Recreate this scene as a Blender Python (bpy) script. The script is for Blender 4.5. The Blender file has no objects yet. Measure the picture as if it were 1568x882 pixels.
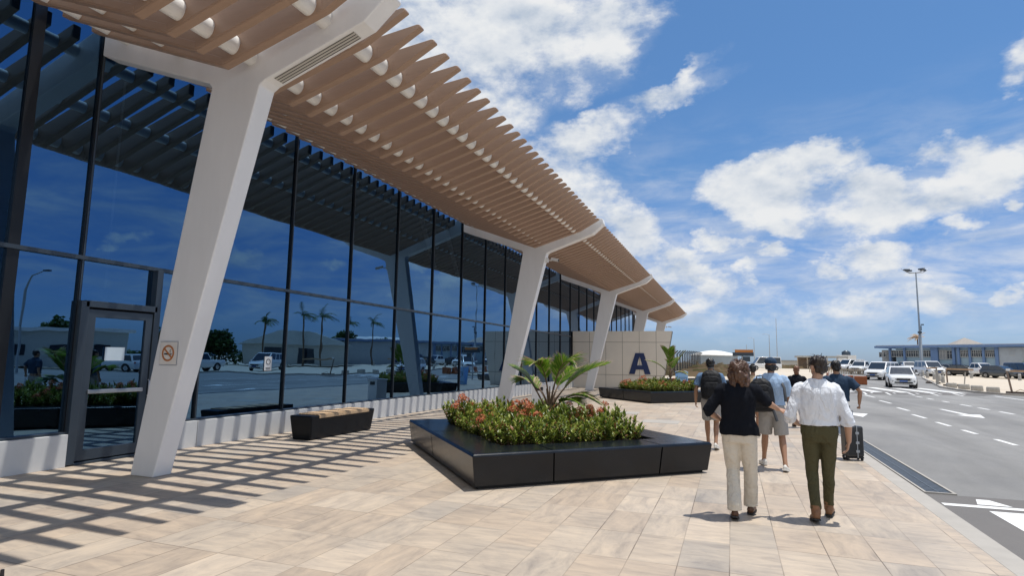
import bpy, bmesh, math, random
from mathutils import Vector, Matrix, noise
PI = math.pi
R = math.radians
random.seed(7)
S = bpy.context.scene
COL = S.collection

# ------------------------------------------------------------------ camera, sky, sun, exposure
CAMH = 1.68
cam_d = bpy.data.cameras.new('camera')
cam = bpy.data.objects.new('camera', cam_d)
COL.objects.link(cam)
S.camera = cam
cam_d.sensor_fit = 'HORIZONTAL'
cam_d.sensor_width = 36.0
cam_d.lens = 905.0 / 1568.0 * 36.0
cam_d.clip_start = 0.05
cam_d.clip_end = 20000
_yaw, _pitch, _roll = 0.355, 0.1198, 0.0160
_fh = Vector((-math.sin(_yaw), math.cos(_yaw), 0)); _rh = Vector((math.cos(_yaw), math.sin(_yaw), 0)); _z = Vector((0, 0, 1))
_fw = _fh * math.cos(_pitch) + _z * math.sin(_pitch); _u0 = -_fh * math.sin(_pitch) + _z * math.cos(_pitch)
_rt = _rh * math.cos(_roll) + _u0 * math.sin(_roll); _up = -_rh * math.sin(_roll) + _u0 * math.cos(_roll)
cam.matrix_world = Matrix(((_rt.x, _up.x, -_fw.x, 0), (_rt.y, _up.y, -_fw.y, 0), (_rt.z, _up.z, -_fw.z, CAMH), (0, 0, 0, 1)))

SUNV = Vector((0.195, 0.128, 1.0)).normalized()
SUN_EL = math.asin(SUNV.z); SUN_AZ = math.atan2(SUNV.x, SUNV.y)
sun_d = bpy.data.lights.new('sun', 'SUN'); sun_d.energy = 4.1; sun_d.angle = R(0.55); sun_d.color = (1.0, 0.955, 0.88)
sun = bpy.data.objects.new('sun', sun_d); COL.objects.link(sun)
sun.rotation_euler = SUNV.to_track_quat('Z', 'Y').to_euler(); sun.location = (10, 10, 40)

S.view_settings.view_transform = 'Standard'
S.view_settings.look = 'None'
S.view_settings.exposure = 0.12
S.view_settings.gamma = 1.0
S.view_settings.use_curve_mapping = False

class NT:
    """small helper to write node graphs"""
    def __init__(s, nt): s.nt = nt
    def n(s, t, **kw):
        nd = s.nt.nodes.new(t)
        for k, v in kw.items():
            if k == 'inp':
                for a, b in v.items():
                    if hasattr(b, 'links') or isinstance(b, bpy.types.NodeSocket): s.nt.links.new(b, nd.inputs[a])
                    else: nd.inputs[a].default_value = b
            else: setattr(nd, k, v)
        return nd
    def m(s, op, a, b=0.0, c=None, clamp=False):
        nd = s.nt.nodes.new('ShaderNodeMath'); nd.operation = op; nd.use_clamp = clamp
        for i, v in enumerate((a, b, c)):
            if v is None: continue
            if isinstance(v, bpy.types.NodeSocket): s.nt.links.new(v, nd.inputs[i])
            else: nd.inputs[i].default_value = v
        return nd.outputs[0]
    def vm(s, op, a, b=None, out=0):
        nd = s.nt.nodes.new('ShaderNodeVectorMath'); nd.operation = op
        for i, v in enumerate((a, b)):
            if v is None: continue
            if isinstance(v, bpy.types.NodeSocket): s.nt.links.new(v, nd.inputs[i])
            elif isinstance(v, (int, float)): nd.inputs['Scale'].default_value = v
            else: nd.inputs[i].default_value = v
        return nd.outputs[out]
    def mix(s, f, a, b, blend='MIX'):
        nd = s.nt.nodes.new('ShaderNodeMix'); nd.data_type = 'RGBA'; nd.blend_type = blend
        for k, v in ((0, f), (6, a), (7, b)):
            if isinstance(v, bpy.types.NodeSocket): s.nt.links.new(v, nd.inputs[k])
            else: nd.inputs[k].default_value = (v if k == 0 else (*v[:3], 1))
        return nd.outputs[2]
    def ramp(s, f, stops, interp='LINEAR'):
        nd = s.nt.nodes.new('ShaderNodeValToRGB'); cr = nd.color_ramp; cr.interpolation = interp
        while len(cr.elements) < len(stops): cr.elements.new(0.5)
        for e, (p, c) in zip(cr.elements, stops):
            e.position = p; e.color = (*c, 1) if len(c) == 3 else c
        s.nt.links.new(f, nd.inputs[0]); return nd.outputs[0]
    def smooth(s, v, lo, hi):
        nd = s.nt.nodes.new('ShaderNodeMapRange'); nd.interpolation_type = 'SMOOTHSTEP'
        s.nt.links.new(v, nd.inputs[0]); nd.inputs[1].default_value = lo; nd.inputs[2].default_value = hi
        return nd.outputs[0]
    def noise(s, vec, scale, detail=4, rough=0.5, dist=0.0, out='Fac'):
        nd = s.nt.nodes.new('ShaderNodeTexNoise'); nd.inputs['Scale'].default_value = scale
        nd.inputs['Detail'].default_value = detail; nd.inputs['Roughness'].default_value = rough; nd.inputs['Distortion'].default_value = dist
        if vec is not None: s.nt.links.new(vec, nd.inputs['Vector'])
        return nd.outputs[out]

# world: Nishita sky with clouds placed by direction
W = bpy.data.worlds.new('World'); S.world = W; W.use_nodes = True
wn = W.node_tree; wn.nodes.clear(); N = NT(wn)
sky = N.n('ShaderNodeTexSky'); sky.sky_type = 'NISHITA'; sky.sun_disc = False
sky.sun_elevation = SUN_EL; sky.sun_rotation = SUN_AZ; sky.air_density = 1.0; sky.dust_density = 0.4; sky.ozone_density = 2.6; sky.altitude = 0
bg_sky = N.n('ShaderNodeBackground'); bg_sky.inputs[1].default_value = 0.12

D_ = N.vm('NORMALIZE', N.n('ShaderNodeTexCoord').outputs['Generated'])
CLOUDS = [((4.446, 1.746, 0.134), (1.522, -4.503, 8.153), (-0.329, 0.799, 0.503), 1.1),
 ((6.58, 3.483, 0.61), (1.17, -3.518, 7.466), (-0.452, 0.778, 0.437), 1.0),
 ((10.416, 1.058, 1.631), (-1.255, -8.165, 13.312), (-0.165, 0.848, 0.504), 1.0),
 ((7.819, -0.438, 2.928), (-14.029, -17.025, 34.921), (-0.1, 0.91, 0.403), 0.85),
 ((15.479, -4.396, 10.248), (-42.019, -27.474, 51.681), (-0.04, 0.895, 0.444), 0.75),
 ((9.958, 1.185, 2.645), (-5.131, -10.771, 24.143), (-0.204, 0.909, 0.362), 0.85),
 ((13.657, 5.168, 0.289), (1.628, -4.953, 11.639), (-0.331, 0.851, 0.408), 1.0),
 ((9.56, 3.934, -3.57), (7.856, -3.565, 17.106), (-0.26, 0.914, 0.31), 0.85),
 ((16.69, 3.748, -0.339), (1.425, -4.701, 18.171), (-0.207, 0.943, 0.26), 0.9),
 ((17.113, 2.86, -0.397), (0.94, -3.315, 16.638), (-0.157, 0.967, 0.201), 0.9),
 ((16.55, 1.336, -0.415), (0.904, -3.581, 24.541), (-0.076, 0.986, 0.147), 0.9),
 ((17.163, 0.505, -0.405), (0.643, -2.836, 23.728), (-0.026, 0.993, 0.119), 0.8),
 ((9.156, -0.015, -2.209), (4.486, -5.215, 18.624), (0.063, 0.965, 0.255), 1.1),
 ((22.994, -0.642, -2.52), (3.279, -10.393, 32.57), (0.059, 0.953, 0.298), 0.9),
 ((15.945, -1.623, -2.148), (2.952, -9.34, 28.969), (0.136, 0.947, 0.291), 1.0),
 ((11.659, -2.006, -1.378), (1.513, -5.03, 20.118), (0.191, 0.956, 0.225), 1.1),
 ((15.71, -5.704, 1.161), (-3.282, -4.863, 20.529), (0.312, 0.912, 0.266), 1.1),
 ((12.693, -3.163, -1.814), (1.913, -6.313, 24.401), (0.265, 0.938, 0.222), 1.0),
 ((25.288, -8.061, -5.697), (2.953, -9.215, 26.148), (0.348, 0.896, 0.276), 1.0),
 ((20.854, 0.318, -1.107), (2.805, -9.907, 49.994), (-0.005, 0.981, 0.195), 0.9),
 ((32.059, -1.62, -1.832), (2.612, -9.578, 54.185), (0.059, 0.983, 0.171), 0.9),
 ((25.277, -7.13, -2.937), (3.256, -11.394, 55.685), (0.286, 0.942, 0.176), 0.95),
 ((37.508, -9.798, -11.313), (5.57, -16.624, 32.867), (0.339, 0.861, 0.378), 0.95),
 ((53.264, -18.41, -8.733), (4.975, -16.492, 65.115), (0.35, 0.914, 0.205), 0.9),
 ((29.758, -0.942, -1.234), (1.622, -6.425, 44.035), (0.037, 0.989, 0.143), 0.9),
 ((30.712, -3.942, -1.707), (1.698, -6.723, 46.073), (0.134, 0.981, 0.138), 0.8),
 ((16.034, -3.235, -1.16), (1.538, -5.906, 37.73), (0.206, 0.968, 0.143), 0.85),
 ((14.525, -3.865, -0.711), (0.653, -3.18, 30.644), (0.26, 0.961, 0.094), 0.75),
 ((52.915, -19.073, -3.107), (1.257, -6.119, 58.961), (0.342, 0.935, 0.09), 0.8),
 ((5.286, -0.157, -0.074), (0.316, -2.101, 27.059), (0.031, 0.997, 0.077), 0.62),
 ((11.656, -2.212, -0.376), (0.409, -2.32, 26.334), (0.188, 0.979, 0.083), 0.6),
 ((12.327, 1.226, -0.083), (0.322, -1.825, 20.715), (-0.098, 0.991, 0.089), 0.62),
 ((10.791, -3.507, -0.243), (0.333, -4.695, 82.531), (0.31, 0.949, 0.053), 0.35),
 ((4.736, -0.317, 0.016), (-0.342, -1.939, 62.375), (0.067, 0.997, 0.031), 0.3),
 ((-18.223, 17.907, 2.179), (-2.198, -8.225, 49.203), (0.702, 0.697, 0.148), 0.75),
 ((-26.098, 19.384, 1.919), (-2.266, -8.832, 58.409), (0.597, 0.79, 0.143), 0.75),
 ((-19.03, 24.754, 3.952), (-3.881, -13.581, 66.373), (0.794, 0.584, 0.166), 0.6),
 ((-17.913, 9.976, 0.903), (-2.002, -7.325, 41.19), (0.486, 0.856, 0.176), 0.7),
 ((-13.674, 6.519, 0.424), (-1.118, -4.691, 36.066), (0.43, 0.893, 0.13), 0.6),
 ((-13.295, 7.814, 0.543), (-1.518, -7.118, 65.296), (0.507, 0.855, 0.105), 0.4)] + [((1.1, 0, 0), (0, 0.75, 1.3), (0.0, -0.83, 0.55), 1.2), ((0.7, 1.3, 0), (0, 0, 2.2), (-0.75, -0.6, 0.28), 0.9), ((0.7, -1.5, 0), (0, 0, 2.2), (0.75, -0.6, 0.28), 0.9), ((1.6, 0.2, 0), (0, 1.8, 0.5), (-0.1, -0.35, 0.93), 0.7)]  # closing entries: unseen clouds added behind and above the camera to brighten shaded faces
# domain-warped direction so that the cloud masses get uneven outlines
sxyz = N.n('ShaderNodeSeparateXYZ'); wn.links.new(D_, sxyz.inputs[0])
cmb = N.n('ShaderNodeCombineXYZ'); wn.links.new(sxyz.outputs[0], cmb.inputs[0]); wn.links.new(sxyz.outputs[1], cmb.inputs[1])
wn.links.new(N.m('MULTIPLY', sxyz.outputs[2], 1.75), cmb.inputs[2]); NP = cmb.outputs[0]
w1 = N.vm('SUBTRACT', N.noise(NP, 9.0, 5, 0.6, out='Color'), (0.5, 0.5, 0.5))
Dw = N.vm('ADD', D_, N.vm('SCALE', w1, 0.13))
field = None
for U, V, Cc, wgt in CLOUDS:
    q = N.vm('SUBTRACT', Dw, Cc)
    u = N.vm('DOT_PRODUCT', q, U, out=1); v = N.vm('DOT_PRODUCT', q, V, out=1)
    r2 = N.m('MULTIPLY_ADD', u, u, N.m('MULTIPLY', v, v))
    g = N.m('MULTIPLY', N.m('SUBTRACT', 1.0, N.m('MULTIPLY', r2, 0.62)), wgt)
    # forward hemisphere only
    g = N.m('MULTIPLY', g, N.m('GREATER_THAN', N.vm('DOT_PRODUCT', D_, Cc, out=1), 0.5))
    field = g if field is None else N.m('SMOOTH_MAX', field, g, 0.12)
field = N.m('MAXIMUM', field, 0.0)
# low haze of distant cloud all round the horizon (away from the placed ones too)
fine = N.noise(NP, 11.0, 11, 0.645)
big = N.noise(NP, 4.2, 3, 0.5)
shape = N.m('ADD', N.m('MULTIPLY', N.m('SUBTRACT', fine, 0.5), 2.1), N.m('MULTIPLY', N.m('SUBTRACT', big, 0.5), 0.8))
dens = N.m('ADD', field, shape)
alpha = N.smooth(dens, 0.12, 1.0)
gate = N.smooth(field, 0.02, 0.22)
alpha = N.m('MULTIPLY', alpha, gate)
veil = N.m('MULTIPLY', N.smooth(field, 0.05, 0.75), 0.5)
alpha = N.m('MAXIMUM', alpha, N.m('MULTIPLY', veil, N.smooth(N.noise(NP, 6.0, 6, 0.62), 0.35, 0.7)))
lowb = N.m('MULTIPLY', N.smooth(sxyz.outputs[2], 0.0, 0.05), N.m('SUBTRACT', 1.0, N.smooth(sxyz.outputs[2], 0.12, 0.42)))
lown = N.smooth(N.noise(N.vm('MULTIPLY', NP, (1.0, 1.0, 2.2)), 7.0, 9, 0.62, 0.4), 0.34, 0.72)
alpha = N.m('MAXIMUM', alpha, N.m('MULTIPLY', N.m('MULTIPLY', lowb, lown), 0.74))
# relief: compare the fine field with itself a little higher up (where the light comes from)
NPu = N.vm('ADD', NP, (0.004, 0.002, 0.035))
fu = N.noise(NPu, 11.0, 5, 0.55); f0 = N.noise(NP, 11.0, 5, 0.55)
rel = N.m('SUBTRACT', f0, fu)
lit = N.m('ADD', 0.60, N.m('MULTIPLY', rel, 2.8), None, True)
thick = N.smooth(dens, 0.55, 1.5)
lit = N.m('SUBTRACT', lit, N.m('MULTIPLY', thick, 0.10), None, True)
ccol = N.ramp(lit, [(0.0, (0.60, 0.68, 0.79)), (0.42, (0.78, 0.83, 0.90)), (0.8, (0.92, 0.945, 0.97)), (1.0, (0.97, 0.98, 0.99))])
skyt = N.ramp(sxyz.outputs[2], [(0.0, (0.44, 0.60, 1.0)), (0.12, (0.48, 0.60, 0.86)), (0.3, (0.54, 0.75, 0.92)), (0.6, (0.60, 0.85, 1.0)), (0.95, (1.1, 1.15, 1.15))])  # tint by height; overhead sky out of view is raised to brighten shaded faces
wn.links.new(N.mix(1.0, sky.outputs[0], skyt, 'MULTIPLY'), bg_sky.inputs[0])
bg_c = N.n('ShaderNodeBackground'); bg_c.inputs[1].default_value = 0.80
wn.links.new(ccol, bg_c.inputs[0])
mixw = N.n('ShaderNodeMixShader'); wn.links.new(N.m('MULTIPLY', alpha, N.smooth(sxyz.outputs[2], 0.005, 0.09)), mixw.inputs[0])
wn.links.new(bg_sky.outputs[0], mixw.inputs[1]); wn.links.new(bg_c.outputs[0], mixw.inputs[2])
wo = N.n('ShaderNodeOutputWorld'); wn.links.new(mixw.outputs[0], wo.inputs[0])

# ------------------------------------------------------------------ mesh helpers
class MB:
    def __init__(s): s.v = []; s.f = []; s.sm = []; s.mi = []
    def add(s, vs, fs, smooth=False, mi=0):
        o = len(s.v); s.v += [tuple(p) for p in vs]
        for f in fs: s.f.append([i + o for i in f]); s.sm.append(smooth); s.mi.append(mi)
        return s
    def box(s, c, d, rz=0, mi=0, M=None):
        x, y, z = (k / 2 for k in d)
        vs = [Vector(p) for p in ((-x, -y, -z), (x, -y, -z), (x, y, -z), (-x, y, -z), (-x, -y, z), (x, -y, z), (x, y, z), (-x, y, z))]
        m = Matrix.Translation(c) @ Matrix.Rotation(rz, 4, 'Z')
        if M: m = M @ m
        return s.add([m @ p for p in vs], [(0, 3, 2, 1), (4, 5, 6, 7), (0, 1, 5, 4), (1, 2, 6, 5), (2, 3, 7, 6), (3, 0, 4, 7)], False, mi)
    def prism(s, poly, y0, y1, axes='xz', mi=0):
        """polygon in two axes extruded along the third"""
        def P(a, b, t): return {'xz': (a, t, b), 'yz': (t, a, b), 'xy': (a, b, t)}[axes]
        n = len(poly)
        vs = [P(a, b, y0) for a, b in poly] + [P(a, b, y1) for a, b in poly]
        return s.add(vs, [list(range(n))[::-1], list(range(n, 2 * n))] + [(i, (i + 1) % n, n + (i + 1) % n, n + i) for i in range(n)], False, mi)
    def tube(s, pts, rad, n=10, caps=True, sq=1.0, mi=0, sm=True):
        pts = [Vector(p) for p in pts]
        if not isinstance(rad, (list, tuple)): rad = [rad] * len(pts)
        d0 = (pts[1] - pts[0]).normalized()
        ref = Vector((1, 0, 0)) if abs(d0.x) < 0.8 else Vector((0, 1, 0))
        a = (ref - d0 * ref.dot(d0)).normalized()
        rings = []
        for i, p in enumerate(pts):
            d = (pts[min(i + 1, len(pts) - 1)] - pts[max(i - 1, 0)]).normalized()
            a = (a - d * a.dot(d)).normalized(); b = d.cross(a)
            rings.append([p + a * math.cos(2 * PI * k / n) * rad[i] + b * math.sin(2 * PI * k / n) * rad[i] * sq for k in range(n)])
        vs = [q for r in rings for q in r]; fs = []
        for i in range(len(pts) - 1):
            for k in range(n):
                fs.append((i * n + k, i * n + (k + 1) % n, (i + 1) * n + (k + 1) % n, (i + 1) * n + k))
        s.add(vs, fs, sm, mi)
        if caps:
            s.add(rings[0], [list(range(n))[::-1]], False, mi); s.add(rings[-1], [list(range(n))], False, mi)
        return s
    def cyl(s, c, r, h, n=20, r2=None, mi=0):
        return s.tube([c, (c[0], c[1], c[2] + h)], [r, r if r2 is None else r2], n, mi=mi)
    def capsule(s, pts, rad, n=12, sqv=None):
        """closed limb with rounded ends; pts/rad per joint; for remeshing"""
        pts = [Vector(p) for p in pts]; rad = list(rad) if isinstance(rad, (list, tuple)) else [rad] * len(pts)
        d = (pts[1] - pts[0]).normalized(); e = (pts[-1] - pts[-2]).normalized()
        P = [pts[0] - d * rad[0] * k for k in (0.98, 0.7, 0.35)] + pts + [pts[-1] + e * rad[-1] * k for k in (0.35, 0.7, 0.98)]
        rr = [rad[0] * k for k in (0.15, 0.7, 0.93)] + rad + [rad[-1] * k for k in (0.93, 0.7, 0.15)]
        return s.tube(P, rr, n)
    def rings(s, rs, n=24, ex=2.0, mi=0, caps=True, sm=True):
        """rs: (cx, cy, z, rx, ry) horizontal superellipse rings"""
        vs = []
        for (cx, cy, z, rx, ry) in rs:
            for k in range(n):
                t = 2 * PI * k / n; c, q = math.cos(t), math.sin(t)
                vs.append((cx + rx * math.copysign(abs(c) ** (2 / ex), c), cy + ry * math.copysign(abs(q) ** (2 / ex), q), z))
        fs = [(i * n + k, i * n + (k + 1) % n, (i + 1) * n + (k + 1) % n, (i + 1) * n + k) for i in range(len(rs) - 1) for k in range(n)]
        s.add(vs, fs, sm, mi)
        if caps:
            s.add(vs[:n], [list(range(n))[::-1]], sm, mi); s.add(vs[-n:], [list(range(n))], sm, mi)
        return s
    def ball(s, c, r, n=12, mi=0):
        rx, ry, rz = r if isinstance(r, (list, tuple)) else (r, r, r)
        rs = [(c[0], c[1], c[2] - rz * math.cos(PI * i / n), max(rx * math.sin(PI * i / n), 1e-4), max(ry * math.sin(PI * i / n), 1e-4)) for i in range(n + 1)]
        return s.rings(rs, 2 * n if n < 9 else 16, mi=mi)
    def mesh(s, name):
        me = bpy.data.meshes.new(name); me.from_pydata(s.v, [], s.f); me.update()
        me.polygons.foreach_set('use_smooth', s.sm); me.polygons.foreach_set('material_index', s.mi)
        return me
    def build(s, name, mats, parent=None, loc=None, bevel=0, rz=None, seg=2, fix=True):
        me = s.mesh(name)
        if fix:
            bm = bmesh.new(); bm.from_mesh(me); bmesh.ops.recalc_face_normals(bm, faces=bm.faces); bm.to_mesh(me); bm.free()
        for m in (mats if isinstance(mats, (list, tuple)) else [mats]): me.materials.append(m)
        o = bpy.data.objects.new(name, me); COL.objects.link(o)
        if parent: o.parent = parent
        if loc is not None: o.location = loc
        if rz is not None: o.rotation_euler.z = rz
        if bevel:
            b = o.modifiers.new('bevel', 'BEVEL'); b.width = bevel; b.segments = seg; b.limit_method = 'ANGLE'; b.angle_limit = R(35)
            b.harden_normals = False
        return o
    def remeshed(s, name, mat, parent=None, vox=0.012, smooth_it=6, disp=None):
        """union of all closed shells as one continuous surface"""
        me = s.mesh(name)
        bm = bmesh.new(); bm.from_mesh(me); bmesh.ops.remove_doubles(bm, verts=bm.verts, dist=1e-5); bmesh.ops.recalc_face_normals(bm, faces=bm.faces); bm.to_mesh(me); bm.free()
        t = bpy.data.objects.new('tmp', me); COL.objects.link(t)
        r = t.modifiers.new('r', 'REMESH'); r.mode = 'VOXEL'; r.voxel_size = vox
        if smooth_it:
            q = t.modifiers.new('s', 'SMOOTH'); q.factor = 0.5; q.iterations = smooth_it
        dg = bpy.context.evaluated_depsgraph_get()
        out = bpy.data.meshes.new_from_object(t.evaluated_get(dg)); out.name = name
        bpy.data.objects.remove(t)
        if disp:
            out.update()
            nr = [v.normal.copy() for v in out.vertices]
            for v, nn in zip(out.vertices, nr): v.co += nn * disp(v.co)
            out.update()
        out.polygons.foreach_set('use_smooth', [True] * len(out.polygons))
        out.materials.clear(); out.materials.append(mat)
        o = bpy.data.objects.new(name, out); COL.objects.link(o)
        if parent: o.parent = parent
        return o

def tag(o, label=None, cat=None, group=None, kind=None):
    if label: o['label'] = label
    if cat: o['category'] = cat
    if group: o['group'] = group
    if kind: o['kind'] = kind
    return o
def thing(name, label, cat, loc=(0, 0, 0), rz=0, group=None):
    o = bpy.data.objects.new(name, None); COL.objects.link(o); o.location = loc; o.rotation_euler.z = rz
    o.empty_display_size = 0.2
    return tag(o, label, cat, group)
def dup(root, loc, rz=0, label=None, scale=None):
    r = root.copy(); COL.objects.link(r); r.location = loc; r.rotation_euler = (0, 0, rz)
    if label: r['label'] = label
    if scale: r.scale = (scale,) * 3 if not isinstance(scale, tuple) else scale
    def kids(a, b):
        for ch in list(a.children):
            c = ch.copy(); COL.objects.link(c); c.parent = b; kids(ch, c)
    kids(root, r)
    return r

# ------------------------------------------------------------------ materials
MATS = {}
def mat(name, col, rough=0.6, metal=0.0, var=0.08, vscale=3.0, bump=0.0, bscale=40.0, spec=0.5, coat=0.0, stretch=None):
    if name in MATS: return MATS[name]
    m = bpy.data.materials.new(name); m.use_nodes = True; nt = m.node_tree; N = NT(nt)
    b = nt.nodes['Principled BSDF']; b.inputs['Roughness'].default_value = rough; b.inputs['Metallic'].default_value = metal
    b.inputs['Specular IOR Level'].default_value = spec
    if coat: b.inputs['Coat Weight'].default_value = coat; b.inputs['Coat Roughness'].default_value = 0.05
    tc = N.n('ShaderNodeTexCoord').outputs['Object']
    if stretch:
        mp = N.n('ShaderNodeMapping'); mp.inputs['Scale'].default_value = stretch; nt.links.new(tc, mp.inputs[0]); tc = mp.outputs[0]
    f = N.noise(tc, vscale, 6, 0.62)
    c = N.ramp(f, [(0.25, tuple(k * (1 - var) for k in col)), (0.75, tuple(min(1, k * (1 + var)) for k in col))])
    nt.links.new(c, b.inputs['Base Color'])
    rr = N.m('ADD', rough - 0.06, N.m('MULTIPLY', N.noise(tc, vscale * 3.1, 3), 0.12), None, True); nt.links.new(rr, b.inputs['Roughness'])
    if bump:
        bp = N.n('ShaderNodeBump'); bp.inputs['Strength'].default_value = bump; bp.inputs['Distance'].default_value = 0.02
        nt.links.new(N.noise(tc, bscale, 5, 0.6), bp.inputs['Height']); nt.links.new(bp.outputs[0], b.inputs['Normal'])
    MATS[name] = m; return m

def gz(x, y):
    d = -0.3476 * x + 0.9376 * y
    t = min(max((d - 50) / 50, 0), 1)
    return 0.6 * t * t * (3 - 2 * t)

white_paint = mat('white_paint', (0.81, 0.81, 0.81), 0.34, var=0.05, vscale=2.0, coat=0.2, bump=0.03, bscale=9, stretch=(1.5, 1.5, 0.35))
slat_brown = mat('brown_slat', (0.365, 0.242, 0.170), 0.50, var=0.06, vscale=2.5, bump=0.05, stretch=(0.5, 8, 8))
pipe_white = mat('pipe_white', (0.80, 0.79, 0.76), 0.4, var=0.03)
alu_dark = mat('dark_aluminium', (0.012, 0.014, 0.018), 0.35, 0.3, var=0.1)
alu_grey = mat('grey_aluminium', (0.050, 0.068, 0.090), 0.38, 0.35, var=0.08)
plinth_m = mat('plinth_white', (0.60, 0.61, 0.61), 0.5, var=0.06, vscale=1.6, bump=0.03)
black_stone = mat('black_planter', (0.006, 0.0085, 0.013), 0.24, var=0.35, vscale=2.2, bump=0.035, bscale=160, spec=0.36)
wood = mat('bench_wood', (0.52, 0.36, 0.21), 0.55, var=0.2, vscale=6, stretch=(1, 9, 9), bump=0.1)
wall_stone = mat('wall_panel', (0.72, 0.67, 0.59), 0.65, var=0.06, vscale=0.9, bump=0.05)
navy = mat('navy_letter', (0.012, 0.03, 0.11), 0.4)
soil = mat('soil', (0.045, 0.032, 0.022), 0.95, var=0.5, vscale=18, bump=0.6)
rubber = mat('rubber', (0.018, 0.018, 0.019), 0.75)
conc = mat('concrete', (0.36, 0.345, 0.32), 0.85, var=0.14, vscale=5, bump=0.25)
white_fl = mat('white_flat', (0.78, 0.78, 0.77), 0.5, var=0.03)
black_pl = mat('black_plastic', (0.015, 0.015, 0.017), 0.45)
steel = mat('steel', (0.45, 0.47, 0.5), 0.35, 0.8)
# ------------------------------------------------------------------ ground sheets
def sheet(name, poly, z, m, sub=None, follow=False):
    """flat polygon on the ground; optionally cut into a grid that follows the rise of the land"""
    bm = bmesh.new(); vs = [bm.verts.new((x, y, z)) for x, y in poly]; bm.faces.new(vs)
    if follow:
        x0 = min(p[0] for p in poly); x1 = max(p[0] for p in poly); y0 = min(p[1] for p in poly); y1 = max(p[1] for p in poly)
        st = sub or 6
        k = x0 + st
        while k < x1: bmesh.ops.bisect_plane(bm, geom=bm.verts[:] + bm.edges[:] + bm.faces[:], plane_co=(k, 0, 0), plane_no=(1, 0, 0)); k += st
        k = y0 + st
        while k < y1: bmesh.ops.bisect_plane(bm, geom=bm.verts[:] + bm.edges[:] + bm.faces[:], plane_co=(0, k, 0), plane_no=(0, 1, 0)); k += st
        for v in bm.verts: v.co.z = z + gz(v.co.x, v.co.y)
    bmesh.ops.recalc_face_normals(bm, faces=bm.faces)
    me = bpy.data.meshes.new(name); bm.to_mesh(me); bm.free()
    if me.polygons and me.polygons[0].normal.z < 0: me.flip_normals()
    me.materials.append(m); o = bpy.data.objects.new(name, me); COL.objects.link(o)
    return tag(o, kind='structure')

def pos_nodes(m):
    m.use_nodes = True; nt = m.node_tree; N = NT(nt); b = nt.nodes['Principled BSDF']
    g = N.n('ShaderNodeNewGeometry').outputs['Position']; sp = N.n('ShaderNodeSeparateXYZ'); nt.links.new(g, sp.inputs[0])
    return nt, N, b, g, sp.outputs[0], sp.outputs[1]

# paving: 0.4 x 0.8 m travertine-look slabs
m_pave = bpy.data.materials.new('travertine_paving'); nt, N, b, g, px, py = pos_nodes(m_pave)
cxf = N.m('DIVIDE', N.m('ADD', px, 100.02), 0.408); ci = N.m('FLOOR', cxf)
grp = N.m('FLOOR', N.m('DIVIDE', ci, 3.0))
wn1 = N.n('ShaderNodeTexWhiteNoise'); wn1.noise_dimensions = '1D'; nt.links.new(grp, wn1.inputs['W'])
off = N.m('MULTIPLY', N.m('ROUND', N.m('MULTIPLY', wn1.outputs[0], 2.0)), 0.4)
cyf = N.m('DIVIDE', N.m('ADD', N.m('ADD', py, 50.2), off), 0.81); ri = N.m('FLOOR', cyf)
fx = N.m('FRACT', cxf); fy = N.m('FRACT', cyf)
dx = N.m('MULTIPLY', N.m('SUBTRACT', 0.5, N.m('ABSOLUTE', N.m('SUBTRACT', fx, 0.5))), 0.408)
dy = N.m('MULTIPLY', N.m('SUBTRACT', 0.5, N.m('ABSOLUTE', N.m('SUBTRACT', fy, 0.5))), 0.81)
dj = N.m('MINIMUM', dx, dy)
cell = N.n('ShaderNodeCombineXYZ'); nt.links.new(ci, cell.inputs[0]); nt.links.new(ri, cell.inputs[1])
wn2 = N.n('ShaderNodeTexWhiteNoise'); wn2.noise_dimensions = '2D'; nt.links.new(cell.outputs[0], wn2.inputs['Vector'])
rnd = wn2.outputs[0]; sp2 = N.n('ShaderNodeSeparateXYZ'); nt.links.new(wn2.outputs[1], sp2.inputs[0])
# veins: stretched along one side of the slab, shifted per slab
shift = N.vm('SCALE', wn2.outputs[1], 37.0)
def veins(sx, sy):
    mp = N.n('ShaderNodeMapping'); mp.inputs['Scale'].default_value = (sx, sy, 1); nt.links.new(N.vm('ADD', g, shift), mp.inputs[0])
    return N.noise(mp.outputs[0], 1.0, 7, 0.66, 0.7)
va = veins(2.0, 7.5); vb = veins(7.5, 2.0)
vn = N.m('ADD', N.m('MULTIPLY', va, N.m('SUBTRACT', 1.0, N.m('GREATER_THAN', sp2.outputs[1], 0.62))), N.m('MULTIPLY', vb, N.m('GREATER_THAN', sp2.outputs[1], 0.62)))
base = N.ramp(rnd, [(0.0, (0.405, 0.335, 0.268)), (0.3, (0.455, 0.380, 0.305)), (0.6, (0.425, 0.366, 0.302)), (0.85, (0.49, 0.42, 0.345)), (1.0, (0.355, 0.318, 0.278))])
vc = N.ramp(vn, [(0.24, (0.52, 0.53, 0.57)), (0.38, (0.80, 0.79, 0.79)), (0.50, (0.97, 0.955, 0.93)), (0.62, (1.10, 1.07, 1.02)), (0.8, (1.24, 1.21, 1.15))])
base = N.mix(0.85, base, vc, 'MULTIPLY')
blot = N.noise(g, 1.1, 7, 0.68, 0.5); base = N.mix(0.75, base, N.ramp(blot, [(0.32, (0.72, 0.74, 0.78)), (0.5, (0.98, 0.97, 0.96)), (0.68, (1.10, 1.07, 1.02))]), 'MULTIPLY')
speck = N.noise(g, 9.0, 8, 0.72); base = N.mix(N.m('MULTIPLY', N.smooth(speck, 0.58, 0.72), 0.45), base, (0.24, 0.20, 0.165))
joint = N.m('SUBTRACT', 1.0, N.smooth(dj, 0.002, 0.0062))
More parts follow.
